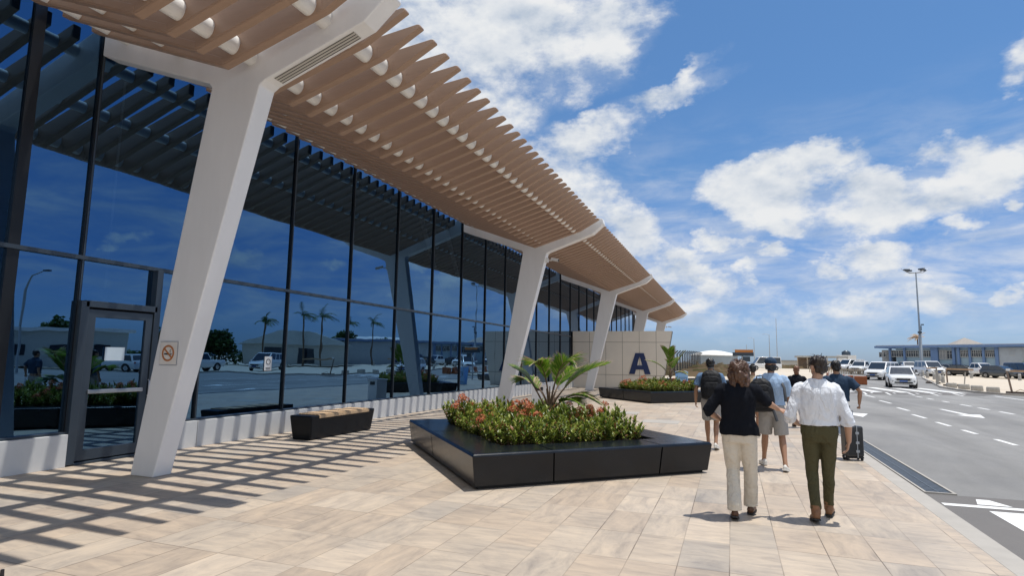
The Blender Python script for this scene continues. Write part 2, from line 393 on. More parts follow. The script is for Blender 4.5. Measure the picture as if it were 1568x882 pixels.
jw = N.m('ADD', 0.34, N.m('MULTIPLY', N.smooth(N.noise(g, 0.9, 3), 0.42, 0.62), 0.60))
joint = N.m('MULTIPLY', joint, jw)
nt.links.new(N.mix(joint, base, (0.11, 0.085, 0.065)), b.inputs['Base Color'])
nt.links.new(N.m('ADD', 0.42, N.m('MULTIPLY', N.noise(g, 4.0, 5), 0.28)), b.inputs['Roughness'])
bp = N.n('ShaderNodeBump'); bp.inputs['Strength'].default_value = 0.22; bp.inputs['Distance'].default_value = 0.004
nt.links.new(N.m('SUBTRACT', N.m('MULTIPLY', N.noise(g, 60, 4, 0.6), 0.5), joint), bp.inputs['Height']); nt.links.new(bp.outputs[0], b.inputs['Normal'])

# kerb stone
m_kerb = mat('kerb_stone', (0.375, 0.350, 0.315), 0.7, var=0.1, vscale=3, bump=0.1)
# asphalt, with paler worn streaks along the road and soft patches
def asphalt(name, base, amt):
    m = bpy.data.materials.new(name); nt, N, b, g, px, py = pos_nodes(m)
    mp = N.n('ShaderNodeMapping'); mp.inputs['Scale'].default_value = (0.55, 0.10, 1); mp.inputs['Rotation'].default_value = (0, 0, R(-12)); nt.links.new(g, mp.inputs[0])
    s1 = N.noise(mp.outputs[0], 1.0, 7, 0.62, 0.6); s2 = N.noise(g, 0.45, 5, 0.6); s3 = N.noise(g, 130, 3, 0.7)
    c = N.ramp(s1, [(0.3, tuple(k * (1 - amt) for k in base)), (0.52, base), (0.75, tuple(k * (1 + amt * 1.3) for k in base))])
    c = N.mix(0.6, c, N.ramp(s2, [(0.3, (0.80, 0.80, 0.82)), (0.7, (1.18, 1.16, 1.13))]), 'MULTIPLY')
    c = N.mix(0.8, c, N.ramp(s3, [(0.3, (0.72, 0.72, 0.72)), (0.7, (1.3, 1.3, 1.28))]), 'MULTIPLY')
    nt.links.new(c, b.inputs['Base Color']); b.inputs['Roughness'].default_value = 0.82
    bp = N.n('ShaderNodeBump'); bp.inputs['Strength'].default_value = 0.5; bp.inputs['Distance'].default_value = 0.006
    nt.links.new(s3, bp.inputs['Height']); nt.links.new(bp.outputs[0], b.inputs['Normal'])
    return m
m_asph = asphalt('worn_asphalt', (0.210, 0.208, 0.205), 0.26)
m_asph_d = asphalt('dark_asphalt', (0.135, 0.128, 0.124), 0.12)
# road paint, scuffed
m_line = bpy.data.materials.new('road_paint'); nt, N, b, g, px, py = pos_nodes(m_line)
nt.links.new(N.mix(N.m('MULTIPLY', N.smooth(N.noise(g, 22, 6, 0.7), 0.52, 0.72), 0.55), (0.74, 0.74, 0.73), (0.30, 0.30, 0.29)), b.inputs['Base Color']); b.inputs['Roughness'].default_value = 0.6
# pale sand and hardstanding
m_sand = bpy.data.materials.new('pale_sand'); nt, N, b, g, px, py = pos_nodes(m_sand)
c = N.ramp(N.noise(g, 0.09, 7, 0.6), [(0.3, (0.47, 0.405, 0.32)), (0.55, (0.55, 0.485, 0.40)), (0.75, (0.48, 0.45, 0.41))])
c = N.mix(0.5, c, N.ramp(N.noise(g, 2.2, 6, 0.7), [(0.3, (0.8, 0.79, 0.77)), (0.7, (1.1, 1.08, 1.06))]), 'MULTIPLY')
scr = N.smooth(N.noise(g, 0.05, 6, 0.65), 0.52, 0.62)
far = N.smooth(N.m('ADD', N.m('MULTIPLY', px, -0.348), N.m('MULTIPLY', py, 0.938)), 110, 150)
c = N.mix(N.m('MULTIPLY', N.m('MULTIPLY', scr, far), 0.8), c, (0.16, 0.13, 0.085))
nt.links.new(c, b.inputs['Base Color']); b.inputs['Roughness'].default_value = 0.95
# sea
m_sea = bpy.data.materials.new('sea'); nt, N, b, g, px, py = pos_nodes(m_sea)
b.inputs['Base Color'].default_value = (0.03, 0.09, 0.17, 1); b.inputs['Roughness'].default_value = 0.35

def ground():
    bm = bmesh.new(); 
    xs = [-900, -400, -150] + list(range(-80, 161, 8)) + [200, 300, 600, 1000]; ys = [-300, -100, -40] + list(range(-8, 161, 8)) + [200, 260, 330, 420]
    vs = [[bm.verts.new((x, y, -0.03 + gz(x, y))) for x in xs] for y in ys]
    for j in range(len(ys) - 1):
        for i in range(len(xs) - 1): bm.faces.new((vs[j][i], vs[j][i + 1], vs[j + 1][i + 1], vs[j + 1][i]))
    me = bpy.data.meshes.new('ground'); bm.to_mesh(me); bm.free(); me.materials.append(m_sand)
    o = bpy.data.objects.new('ground', me); COL.objects.link(o); tag(o, kind='structure')
ground()
o = MB().add([(-9000, 415, -0.6), (9000, 415, -0.6), (15000, 15000, -0.6), (-15000, 15000, -0.6)], [(0, 1, 2, 3)]).build('sea', m_sea); tag(o, kind='structure')
# pavement slab with its kerb stone strip; road 20 mm below the slab top
sheet('pavement', [(-9.9, -30), (2.12, -30), (2.12, 62), (-9.9, 62)], 0.0, m_pave)
o = MB().box((2.24, 16, -0.05), (0.236, 92, 0.10)).build('kerb', m_kerb, bevel=0.008); tag(o, kind='structure')
ROADZ = -0.020
road_poly = [(2.36, -40), (60, -40), (60, 40), (26, 42.0), (17.0, 43.2), (15.3, 44.2), (14.6, 46.5), (14.6, 49.8), (15.2, 55.5), (16.9, 63), (21.0, 83), (27, 104), (36, 140), (24, 140), (15.2, 104), (11.0, 80), (9.6, 68), (8.6, 58), (6.0, 54), (2.36, 52)]
sheet('road', road_poly, ROADZ, m_asph, 5, True)
Z1 = ROADZ + 0.004; Z2 = Z1 + 0.004
# darker asphalt of the near and far raised crossings
def band(name, poly, m, z): return sheet(name, poly, z, m, 5, True)
band('crossing_asphalt', [(2.37, 4.0), (26, 4.6), (26, 10.6), (2.37, 9.58)], m_asph_d, Z1)
band('far_crossing_asphalt', [(3.0, 38.4), (13.6, 42.0), (15.0, 44.6), (14.6, 46.3), (3.0, 42.0)], m_asph_d, Z1)
def mark(pts, z=Z2, name='road_marking'):
    return tag(MB().add([(x, y, z + gz(x, y)) for x, y in pts], [list(range(len(pts)))]).build(name, m_line, fix=False), kind='structure')
def fixup(o):
    if o.data.polygons[0].normal.z < 0: o.data.flip_normals()
    return o
def dash(x, y0, y1, w=0.11, sk=0.0): fixup(mark([(x - w / 2, y0), (x + w / 2, y0), (x + w / 2 + sk, y1), (x - w / 2 + sk, y1)], Z1))
# broken lane lines
for y0 in (16.2, 18.4, 20.4, 23.0, 26.6, 30.9): pass
d1 = [(12.2, 13.4, 5.78), (14.1, 15.25, 5.78), (16.2, 17.3, 5.78), (18.4, 19.35, 5.76), (20.4, 21.6, 5.78), (22.96, 24.5, 5.86), (26.4, 28.1, 6.22), (30.9, 33.2, 6.62), (36.0, 38.6, 6.98), (41.1, 43.2, 7.2)]
for a, b_, x in d1: dash(x, a, b_, 0.12)
for a, b_ in [(20.9, 22.3), (23.6, 25.2), (26.68, 27.93), (28.9, 30.02), (30.77, 32.08), (33.55, 34.5), (35.9, 36.9), (37.8, 38.9)]: dash(9.53, a, b_, 0.13)
# lane arrows
fixup(mark([(7.62, 28.1), (7.76, 28.1), (7.86, 25.6), (8.2, 25.7), (7.82, 24.1), (7.3, 25.05), (7.62, 25.35)], Z1, 'lane_arrow'))
fixup(mark([(3.86, 26.1), (3.99, 26.1), (4.0, 24.1), (4.4, 23.9), (3.98, 22.4), (3.66, 23.5), (3.86, 23.8)], Z1, 'lane_arrow'))
# near crossing: edge line, give-way teeth, zebra bars
fixup(mark([(2.40, 8.87), (26, 9.95), (26, 10.09), (2.40, 9.01)], Z2, 'crossing_line'))
for i in range(12):
    x = 2.96 + i * 1.15; y = 9.06 + (x - 2.4) * 0.045
    fixup(mark([(x - 0.16, y), (x + 0.20, y + 0.01), (x + 0.07, y + 0.34), (x - 0.07, y + 0.34)], Z2, 'crossing_tooth'))
for i in range(12):
    x = 2.80 + i * 1.15; y = 8.72 + (x - 2.4) * 0.045
    fixup(mark([(x, y), (x + 0.5, y + 0.02), (x + 0.5, y - 3.4), (x, y - 3.4)], Z2, 'zebra_bar'))
# far crossing
for i in range(6):
    x = 5.9 + i * 1.28; y = 38.9 + (x - 5.9) * 0.32
    fixup(mark([(x, y), (x + 0.10, y), (x + 0.50, y + 3.0), (x + 0.36, y + 3.0)], Z2, 'crossing_tick'))
    fixup(mark([(x + 0.66, y + 1.9), (x + 0.76, y + 1.9), (x + 0.86, y + 3.0), (x + 0.76, y + 3.0)], Z2, 'crossing_tick'))
for i in range(5):
    x = 6.6 + i * 1.62; y = 42.3 + (x - 6.3) * 0.34
    fixup(mark([(x, y), (x + 0.62, y + 0.2), (x + 0.22, y + 8.2), (x - 0.40, y + 8.0)], Z2, 'zebra_bar'))
fixup(mark([(13.9, 30), (14.06, 30), (14.3, 42.2), (14.14, 42.2)], Z2, 'edge_line'))
# kerb of the far verge (pale, follows the curve)
def ribbon(name, pts, w, h, m, z0=0):
    mb = MB(); P = [Vector((x, y, 0)) for x, y in pts]; L = []; Rr = []
    for i, p in enumerate(P):
        d = (P[min(i + 1, len(P) - 1)] - P[max(i - 1, 0)]).normalized(); nn = Vector((-d.y, d.x, 0)) * w / 2
        L.append(p + nn); Rr.append(p - nn)
    vs = []; 
    for a, c in zip(L, Rr):
        ga = gz(a.x, a.y) + z0
        vs += [(a.x, a.y, ga - 0.05), (a.x, a.y, ga + h), (c.x, c.y, ga + h), (c.x, c.y, ga - 0.05)]
    fs = []
    for i in range(len(P) - 1):
        for k in range(3): fs.append((i * 4 + k, i * 4 + k + 1, i * 4 + 5 + k, i * 4 + 4 + k))
    return tag(mb.add(vs, fs).build(name, m), kind='structure')
ribbon('verge_kerb', [(60, 40.1), (26, 42.1), (20, 42.8), (17.05, 43.35), (15.45, 44.4), (14.75, 46.5), (14.75, 49.8), (15.35, 55.5), (17.05, 63), (21.15, 83), (27.1, 104), (36, 140)], 0.22, 0.10, m_kerb)
ribbon('far_pavement_kerb', [(2.3, 52.1), (6.0, 54.1), (8.5, 58.1), (9.5, 68), (10.9, 80), (15.1, 104), (24, 140)], 0.22, 0.10, m_kerb)
# drainage channel with a slotted grate beside the kerb
m_grate = mat('grate_steel', (0.12, 0.135, 0.15), 0.45, 0.6)
dr = thing('drainage_channel', 'long grey slotted drain grate running between the paving and the asphalt', 'drain', (2.56, 9.64, 0))
mb = MB().box((0, 21, -0.03), (0.30, 42, 0.020)); mb.build('channel_bed', rubber, dr)
mb = MB()
for i in range(420): mb.box((0, 0.05 + i * 0.1, -0.0135), (0.29, 0.072, 0.012))
mb.box((0.0, 21, -0.012), (0.022, 42, 0.016)); mb.build('grate', m_grate, dr)
mb = MB().box((0.168, 21, -0.0085), (0.035, 42, 0.02)).box((-0.168, 21, -0.0085), (0.030, 42, 0.02)).box((0, -0.02, -0.008), (0.372, 0.035, 0.02)); mb.build('edge_rail', m_kerb, dr)
# utility covers let into the pavement (paler squares)
for x, y, w, h in [(-3.3, 19.7, 0.9, 0.9), (-1.9, 17.3, 1.0, 0.9)]:
    o = MB().box((x, y, 0.002), (w, h, 0.006)).build('pavement_cover', m_kerb); tag(o, 'pale square service cover set in the paving %s' % ('nearer the black planter ahead' if x < -3 else 'nearer the walking people'), 'service cover')

# ------------------------------------------------------------------ terminal building
GX = -9.31; BAY = 2.2667; Y0 = 6.1
def by(k): return Y0 + BAY * k
m_glass = bpy.data.materials.new('tinted_glass'); m_glass.use_nodes = True; nt = m_glass.node_tree; nt.nodes.clear(); N = NT(nt)
lw = N.n('ShaderNodeLayerWeight'); lw.inputs[0].default_value = 0.5
tint = N.ramp(lw.outputs['Facing'], [(0.25, (0.080, 0.165, 0.28)), (0.6, (0.125, 0.225, 0.35)), (0.8, (0.27, 0.37, 0.51)), (0.93, (0.52, 0.61, 0.73)), (1.0, (0.85, 0.87, 0.9))])
gl = N.n('ShaderNodeBsdfGlossy'); gl.inputs['Roughness'].default_value = 0.0; nt.links.new(tint, gl.inputs[0])
gN = N.n('ShaderNodeTexCoord').outputs['Object']; bp = N.n('ShaderNodeBump'); bp.inputs['Strength'].default_value = 0.03; bp.inputs['Distance'].default_value = 0.05
nt.links.new(N.noise(gN, 0.9, 2, 0.5), bp.inputs['Height']); nt.links.new(bp.outputs[0], gl.inputs['Normal'])
tr = N.n('ShaderNodeBsdfTransparent'); tr.inputs[0].default_value = (0.09, 0.11, 0.13, 1)
ad = N.n('ShaderNodeAddShader'); nt.links.new(gl.outputs[0], ad.inputs[0]); nt.links.new(tr.outputs[0], ad.inputs[1])
out = N.n('ShaderNodeOutputMaterial'); nt.links.new(ad.outputs[0], out.inputs[0])

term = thing('terminal_building', 'long terminal front of dark blue reflective glass above a white plinth', 'building', (GX, 0, 0))
ZS, ZT, ZTOP = 0.50, 3.12, 7.15
def pane(y0, y1, z0, z1):
    mb = MB(); a = random.uniform(-1, 1) * 0.0011; b_ = random.uniform(-1, 1) * 0.0011
    h = (y1 - y0) / 2; v = (z1 - z0) / 2
    vs = []
    for t in (0.0, -0.02):
        vs += [(t - a * h - b_ * v, -h, -v), (t + a * h - b_ * v, h, -v), (t + a * h + b_ * v, h, v), (t - a * h + b_ * v, -h, v)]
    mb.add(vs, [(0, 1, 2, 3)])   # single tinted pane face
    return mb.build('window_pane', m_glass, term, (0, (y0 + y1) / 2, (z0 + z1) / 2), fix=False)
for k in range(-8, 24):
    ys = [by(k), by(k + 1)]
    if k == -1: segs = [(by(-1), 5.2), (5.2, Y0)]
    else: segs = [(ys[0], ys[1])]
    for a, c in segs:
        if k == 0:
            pane(a, c, ZT, ZTOP); pane(a + 0.03, 7.36, 2.46, ZT); pane(7.36, c, ZS, ZT)
        else:
            pane(a, c, ZT, ZTOP)
            if k < 13: pane(a, c, ZS, ZT)
for k in range(-8, 25):
    z0 = 0.48 if k < 14 else 3.3
    w = 0.055
    mb = MB().box((0.005, 0, (z0 + ZTOP) / 2), (0.07, w, ZTOP - z0)).box((0.045, 0, (z0 + ZTOP) / 2), (0.012, w * 0.4, ZTOP - z0), mi=1)
    mb.build('mullion', [alu_dark, alu_grey], term, (0, by(k), 0))
MB().box((0.0, 5.16, 3.9), (0.08, 0.15, 6.6)).build('mullion', alu_dark, term)
MB().box((0.02, (by(-8) + by(13)) / 2, ZT), (0.085, by(13) - by(-8), 0.06)).build('transom', [alu_grey], term)
MB().box((0.02, (by(-8) + by(24)) / 2, ZTOP + 0.1), (0.12, by(24) - by(-8), 0.25)).build('head_rail', alu_dark, term)
# plinth in panels, each bay
for k in range(-8, 24):
    a, c = by(k), by(k + 1)
    if k == 0: a = 7.43
    MB().box((0.045, (a + c) / 2, 0.235), (0.16, c - a - 0.012, 0.47)).build('plinth_panel', plinth_m, term, bevel=0.004)
MB().box((0.02, (by(-8) + 6.12) / 2, 0.49), (0.11, 6.12 - by(-8), 0.03)).box((0.02, (7.44 + by(24)) / 2, 0.49), (0.11, by(24) - 7.44, 0.03)).build('sill', alu_grey, term)
# door
dm = MB()
dm.box((0.05, 6.16, 1.24), (0.14, 0.12, 2.44)).box((0.05, 7.37, 1.56), (0.14, 0.11, 3.08)).box((0.05, 6.765, 2.42), (0.14, 1.2, 0.10)).box((0.05, 6.765, 0.02), (0.14, 1.1, 0.04))
dm.build('door_frame', alu_grey, term, bevel=0.006)
leaf = MB(); 
leaf.box((0.07, 6.285, 1.2), (0.06, 0.12, 2.28)).box((0.07, 7.245, 1.2), (0.06, 0.12, 2.28)).box((0.07, 6.765, 2.28), (0.06, 0.86, 0.12)).box((0.07, 6.765, 0.14), (0.06, 0.86, 0.16))
leaf = leaf.build('door', alu_grey, term, bevel=0.005); tag(leaf, 'grey framed glass door')
g_ = MB().add([(0.07, 6.34, 0.2), (0.07, 7.19, 0.2), (0.07, 7.19, 2.23), (0.07, 6.34, 2.23)], [(0, 1, 2, 3)]).build('door_pane', m_glass, leaf, fix=False)
MB().box((0.115, 6.765, 1.08), (0.03, 0.90, 0.06)).build('push_bar', steel, leaf, bevel=0.008)
MB().tube([(0.16, 7.27, 0.98), (0.19, 7.27, 1.0), (0.19, 7.27, 1.22), (0.16, 7.27, 1.24)], 0.012, 8).build('handle', steel, leaf)
o = MB().box((0.095, 6.70, 1.66), (0.006, 0.32, 0.21)).build('paper_notice', mat('blue_white_paper', (0.55, 0.66, 0.74), 0.6)); o.location.x = GX; tag(o, 'blank pale blue paper notice taped inside the glass door', 'notice')
# interior seen dimly through the glass
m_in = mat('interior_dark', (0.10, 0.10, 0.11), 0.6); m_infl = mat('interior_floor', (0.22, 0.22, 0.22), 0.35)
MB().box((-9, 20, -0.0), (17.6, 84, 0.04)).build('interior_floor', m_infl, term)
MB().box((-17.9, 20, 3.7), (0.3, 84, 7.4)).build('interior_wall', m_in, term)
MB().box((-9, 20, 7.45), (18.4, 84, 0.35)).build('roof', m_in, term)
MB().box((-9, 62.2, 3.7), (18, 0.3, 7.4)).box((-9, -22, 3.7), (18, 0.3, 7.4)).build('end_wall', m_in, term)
for y in (18.9, 21.0):
    MB().tube([(-1.6, y, 0.03), (-1.6, y + 2.6, 3.9), (-1.6, y + 0.4, 7.1)], 0.09, 10).build('interior_brace', white_paint, term)
MB().box((-0.22, 6.66, 4.4), (0.02, 0.03, 3.7)).box((-0.35, 6.42, 2.62), (0.35, 0.52, 0.14)).build('interior_hanging_light', white_fl, term)

# ------------------------------------------------------------------ slatted canopy
can = thing('slatted_canopy', 'long canopy of brown slats and white pipes on tilted white columns along the glass front', 'canopy')
col_poly = [(-7.83, 0), (-7.40, 0), (-6.02, 5.40), (-5.93, 5.46), (-4.36, 6.01), (-3.98, 6.34), (-4.02, 6.52), (-4.2, 6.56), (-6.3, 5.92), (-6.62, 5.90), (-9.26, 6.90), (-9.26, 6.38), (-6.96, 5.56), (-6.90, 5.48)]
names = ['nearest tilted white column, in front of the glass door', 'second tilted white column, beside the white litter bin', 'third tilted white column, in front of the beige wall', 'fourth tilted white column, rising behind the beige wall', 'farthest tilted white column at the canopy end']
colk = [-6, 0, 6, 12, 18, 24]
for i, k in enumerate(colk):
    y = by(k) - 0.03
    mb = MB().prism(col_poly, y, y + 0.29)
    o = mb.build('column', white_paint, can, bevel=0.018)
    if i: tag(o, names[i - 1])
    a = math.atan2(6.01 - 5.46, -4.36 + 5.93)
    if k == 0:
        g2 = MB(); M = Matrix.Translation((-5.93, y + 0.145, 5.46)) @ Matrix.Rotation(-a, 4, 'Y')
        g2.box((0.78, 0, -0.003), (1.36, 0.17, 0.006), M=M)
        go = g2.build('vent_grille', mat('grille_grey', (0.52, 0.50, 0.46), 0.6), o)
        for q in (-0.075, -0.025, 0.025, 0.075): MB().box((0.78, q, -0.008), (1.34, 0.006, 0.008), M=M).build('slot', black_pl, None).parent = can
slat_poly = [(-9.10, 6.585), (-6.38, 5.57), (-4.74, 6.065), (-4.08, 6.425), (-4.09, 6.46), (-4.14, 6.475), (-5.0, 6.37), (-6.25, 6.00), (-6.50, 6.00), (-9.10, 6.80)]
def slat_mesh():
    t = 0.118
    mb = MB().prism(slat_poly, -t / 2, t / 2)
    # lower groove line along each face, as a thin recessed lip
    for s_ in (-1, 1):
        yy = s_ * (t / 2)
        def seg(p, q, w0, w1):
            mb.add([(p[0], yy + s_ * 0.006, p[1] + w0), (q[0], yy + s_ * 0.006, q[1] + w0), (q[0], yy + s_ * 0.006, q[1] + w1), (p[0], yy + s_ * 0.006, p[1] + w1),
                    (p[0], yy - s_ * 0.01, p[1] + w0), (q[0], yy - s_ * 0.01, q[1] + w0), (q[0], yy - s_ * 0.01, q[1] + w1), (p[0], yy - s_ * 0.01, p[1] + w1)],
                   [(0, 1, 2, 3), (0, 1, 5, 4), (3, 2, 6, 7), (4, 5, 6, 7), (0, 3, 7, 4), (1, 2, 6, 5)])
        seg((-6.385, 5.59), (-4.78, 6.07), 0.0, 0.17)
        seg((-9.09, 6.60), (-6.385, 5.59), 0.0, 0.11)
    return mb
sp_ = BAY * 6 / 32
ys_ = []
for k in colk[:-1]:
    for j in range(1, 32): ys_.append(by(k) + 0.14 + j * sp_)
ys_ = [y for y in ys_ if y > -4.0]
near = [y for y in ys_][:100]; far_ = [y for y in ys_][100:]
first = None
for y in near:
    if first is None:
        first = slat_mesh().build('slat', slat_brown, can, (0, y, 0), bevel=0.008, seg=1)
    else:
        o = first.copy(); COL.objects.link(o); o.parent = can; o.location = (0, y, 0)
mb = MB()
sm_ = MB().prism(slat_poly, -0.059, 0.059)
for y in far_: mb.add([(a, b_ + y, c_) for a, b_, c_ in sm_.v], sm_.f)
o = mb.build('distant_slats', slat_brown, can); o['kind'] = 'stuff'
for x, z, r_ in [(-4.98, 6.165, 0.115), (-6.20, 5.84, 0.11), (-8.72, 6.565, 0.085), (-7.55, 6.16, 0.085)]:
    MB().tube([(x, -16, z), (x, 60.6, z)], r_, 18, sq=1.25).build('pipe', pipe_white, can)
# no smoking sign on the nearest column
sg = thing('no_smoking_sign', 'small square no smoking sign on the face of the nearest white column', 'sign', (-7.285, 6.058, 1.685))
MB().box((0, 0, 0), (0.31, 0.008, 0.31)).build('plate', mat('sign_beige', (0.74, 0.71, 0.67), 0.5), sg)
MB().box((0, 0.003, 0), (0.325, 0.006, 0.325)).build('rim', steel, sg)
m_red = mat('sign_red', (0.46, 0.17, 0.05), 0.5)
def ringmb(r0, r1, y, n=32):
    mb = MB(); vs = []
    for k in range(n):
        a = 2 * PI * k / n
        vs += [(r0 * math.cos(a), y, r0 * math.sin(a)), (r1 * math.cos(a), y, r1 * math.sin(a)), (r0 * math.cos(a), y + 0.004, r0 * math.sin(a)), (r1 * math.cos(a), y + 0.004, r1 * math.sin(a))]
    fs = []
    for k in range(n):
        j = (k + 1) % n; fs += [(4 * k, 4 * k + 1, 4 * j + 1, 4 * j), (4 * k + 1, 4 * k + 3, 4 * j + 3, 4 * j + 1), (4 * k, 4 * j, 4 * j + 2, 4 * k + 2)]
    return mb.add(vs, fs)
mb = ringmb(0.088, 0.112, -0.010); M = Matrix.Rotation(R(40), 4, 'Y'); mb.box((0, -0.008, 0), (0.18, 0.004, 0.022), M=M)
mb.build('prohibition_ring', m_red, sg)
MB().box((-0.02, -0.0068, -0.012), (0.10, 0.003, 0.018)).box((0.055, -0.0068, -0.012), (0.02, 0.003, 0.018)).tube([(0.045, -0.0068, 0.01), (0.03, -0.0068, 0.03), (0.05, -0.0068, 0.05)], 0.004, 6).build('cigarette', black_pl, sg)
# small no smoking sticker on the glass
st = thing('glass_sticker', 'small white no smoking sticker on the glass left of the long bench', 'sticker', (GX + 0.012, 10.15, 1.50))
MB().box((0, 0, 0), (0.006, 0.21, 0.30)).build('sheet', mat('sticker_white', (0.62, 0.64, 0.66), 0.5), st)
mb = ringmb(0.05, 0.062, 0); mb.v = [(0.004 + (y), x, z + 0.04) for x, y, z in mb.v]; mb.box((0.006, 0, -0.09), (0.003, 0.13, 0.012)).box((0.006, 0, -0.115), (0.003, 0.11, 0.010)); mb.build('printed_mark', black_pl, st)
# cameras on columns
def cctv(x, y, z, label):
    c = thing('security_camera', label, 'security camera', (x, y, z), 0, 'security cameras on the columns')
    MB().box((0.04, 0, 0), (0.10, 0.10, 0.16)).build('mount', white_fl, c, bevel=0.01)
    MB().tube([(0.08, 0, 0.0), (0.20, -0.02, -0.02), (0.26, -0.03, 0.02)], 0.02, 8).build('arm', white_fl, c)
    MB().tube([(0.22, -0.04, 0.03), (0.50, -0.16, -0.05)], 0.05, 12).build('housing', white_fl, c)
    MB().tube([(0.50, -0.16, -0.05), (0.51, -0.165, -0.053)], 0.036, 12).build('lens', black_pl, c)
    return c
cctv(-6.08, by(6) + 0.12, 5.18, 'small white security camera on the second column from the front')
c2_ = cctv(-6.02, by(24) + 0.1, 5.10, 'small security camera on the farthest column, above the beige wall end')

# ------------------------------------------------------------------ beige wall with the letter A
wl = thing('lettered_wall', 'beige panelled wall with slanted end carrying a big navy letter A', 'wall', (0, 36.0, 0))
top = 3.48
MB().prism([(-9.25, 0), (-3.88, 0), (-3.24, top - 0.02), (-9.25, top - 0.02)], 0.012, 0.55).build('core', mat('wall_core', (0.16, 0.145, 0.12), 0.9), wl)
xs = [-9.26, -8.19, -7.18, -6.17, -5.16, -4.17, -2.0]; zs = [0.0, 0.83, 2.80, top]
for i in range(6):
    for j in range(3):
        z0, z1 = zs[j] + 0.011, zs[j + 1] - 0.011; x0, x1 = xs[i] + 0.011, xs[i + 1] - 0.011
        e = lambda z: -3.88 + 0.64 * z / top
        if i == 5: poly = [(x0, z0), (e(z0), z0), (e(z1), z1), (x0, z1)]
        else: poly = [(x0, z0), (min(x1, e(z0)), z0), (min(x1, e(z1)), z1), (x0, z1)]
        MB().prism(poly, 0.0, 0.03).build('wall_panel', wall_stone, wl)
ax = -5.14
A_out = [(-0.635, 0.90), (-0.25, 2.15), (0.25, 2.15), (0.635, 0.90), (0.30, 0.90), (0.225, 1.17), (-0.225, 1.17), (-0.30, 0.90)]
mb = MB()
# letter A as left leg, right leg, crossbar and top joined (counter left open)
y0, y1 = -0.05, -0.004
mb.prism([(ax - 0.635, 0.90), (ax - 0.30, 0.90), (ax - 0.225, 1.17), (ax - 0.155, 1.42), (ax - 0.06, 1.78), (ax, 1.95), (ax, 2.15), (ax - 0.25, 2.15)], y0, y1)
mb.prism([(ax + 0.635, 0.90), (ax + 0.30, 0.90), (ax + 0.225, 1.17), (ax + 0.155, 1.42), (ax + 0.06, 1.78), (ax, 1.95), (ax, 2.15), (ax + 0.25, 2.15)], y0, y1)
mb.prism([(ax - 0.225, 1.17), (ax + 0.225, 1.17), (ax + 0.155, 1.42), (ax - 0.155, 1.42)], y0, y1)
mb.build('letter', navy, wl)
# ------------------------------------------------------------------ planters
def inset(poly, d):
    n = len(poly); out = []
    for i in range(n):
        p0, p1, p2 = (Vector(poly[(i - 1) % n]), Vector(poly[i]), Vector(poly[(i + 1) % n]))
        a = (p1 - p0).normalized(); b_ = (p2 - p1).normalized(); na = Vector((-a.y, a.x)); nb = Vector((-b_.y, b_.x))
        bis = (na + nb).normalized(); out.append(p1 + bis * d / max(bis.dot(na), 0.2))
    return out
def planter(name, label, poly, h, rim, flare=0.05, cuts=((1, 0.30), (1, 0.76), (0, 0.45))):
    """poly counter-clockwise (top outline); sides lean in towards the ground over a dark recessed foot"""
    root = thing(name, label, 'planter', (0, 0, 0))
    P = [Vector(p) for p in poly]; n = len(P)
    bot = inset(poly, flare); inn = inset(poly, rim); foot = inset(poly, flare + 0.06)
    mb = MB(); r = 0.035
    t1 = inset(poly, r)
    rings = [[(p.x, p.y, 0.035) for p in bot], [(p.x, p.y, h - r) for p in P], [(p.x, p.y, h - r * 0.3) for p in inset(poly, r * 0.3)], [(p.x, p.y, h) for p in t1], [(p.x, p.y, h) for p in inn], [(p.x, p.y, 0.25) for p in inn]]
    vs = [q for rg in rings for q in rg]
    fs = [(i * n + k, i * n + (k + 1) % n, (i + 1) * n + (k + 1) % n, (i + 1) * n + k) for i in range(len(rings) - 1) for k in range(n)] + [list(range(n))[::-1]]
    mb.add(vs, fs).build('planter_body', black_stone, root, bevel=0.014, seg=3)
    MB().prism([(p.x, p.y) for p in foot], 0.0, 0.04, 'xy').build('foot', rubber, root)
    # seams between the cast segments: thin dark strips standing in the joint lines
    sm = MB()
    for e, t in cuts:
        a, b_ = P[e], P[(e + 1) % n]; p = a.lerp(b_, t); d = (b_ - a).normalized(); nn = Vector((-d.y, d.x))
        q = bot[e].lerp(bot[(e + 1) % n], t); i_ = p + nn * rim
        w = 0.008; o_ = -nn * 0.005
        sm.add([(p.x + o_.x - d.x * w, p.y + o_.y - d.y * w, h - r), (p.x + o_.x + d.x * w, p.y + o_.y + d.y * w, h - r), (q.x + o_.x + d.x * w, q.y + o_.y + d.y * w, 0.04), (q.x + o_.x - d.x * w, q.y + o_.y - d.y * w, 0.04)], [(0, 1, 2, 3)])
        s_ = p + nn * r
        sm.add([(s_.x - d.x * w, s_.y - d.y * w, h + 0.0025), (s_.x + d.x * w, s_.y + d.y * w, h + 0.0015), (i_.x + d.x * w, i_.y + d.y * w, h + 0.0015), (i_.x - d.x * w, i_.y - d.y * w, h + 0.0015)], [(0, 1, 2, 3)])
    if cuts: sm.build('seam', mat('joint_black', (0.0008, 0.0008, 0.0008), 0.9, spec=0.0), root)
    MB().prism([(p.x, p.y) for p in inset(poly, rim - 0.01)], 0.2, h - 0.09, 'xy').build('soil', soil, root)
    return root, inn
PH = 0.46
poly1 = [(-6.02, 10.50), (-3.13, 7.10), (-0.31, 9.78), (-3.25, 13.05)]
planter('planter', 'large black four-sided planter in front, filled with flowering shrubs and a wind-blown palm', poly1, PH, 0.62)
poly2 = [(-5.75, 27.1), (-3.05, 24.35), (-0.55, 27.0), (-3.2, 29.8)]
planter('planter', 'second black planter below the letter A wall, with a small upright palm', poly2, 0.46, 0.45, cuts=((0, .5),))
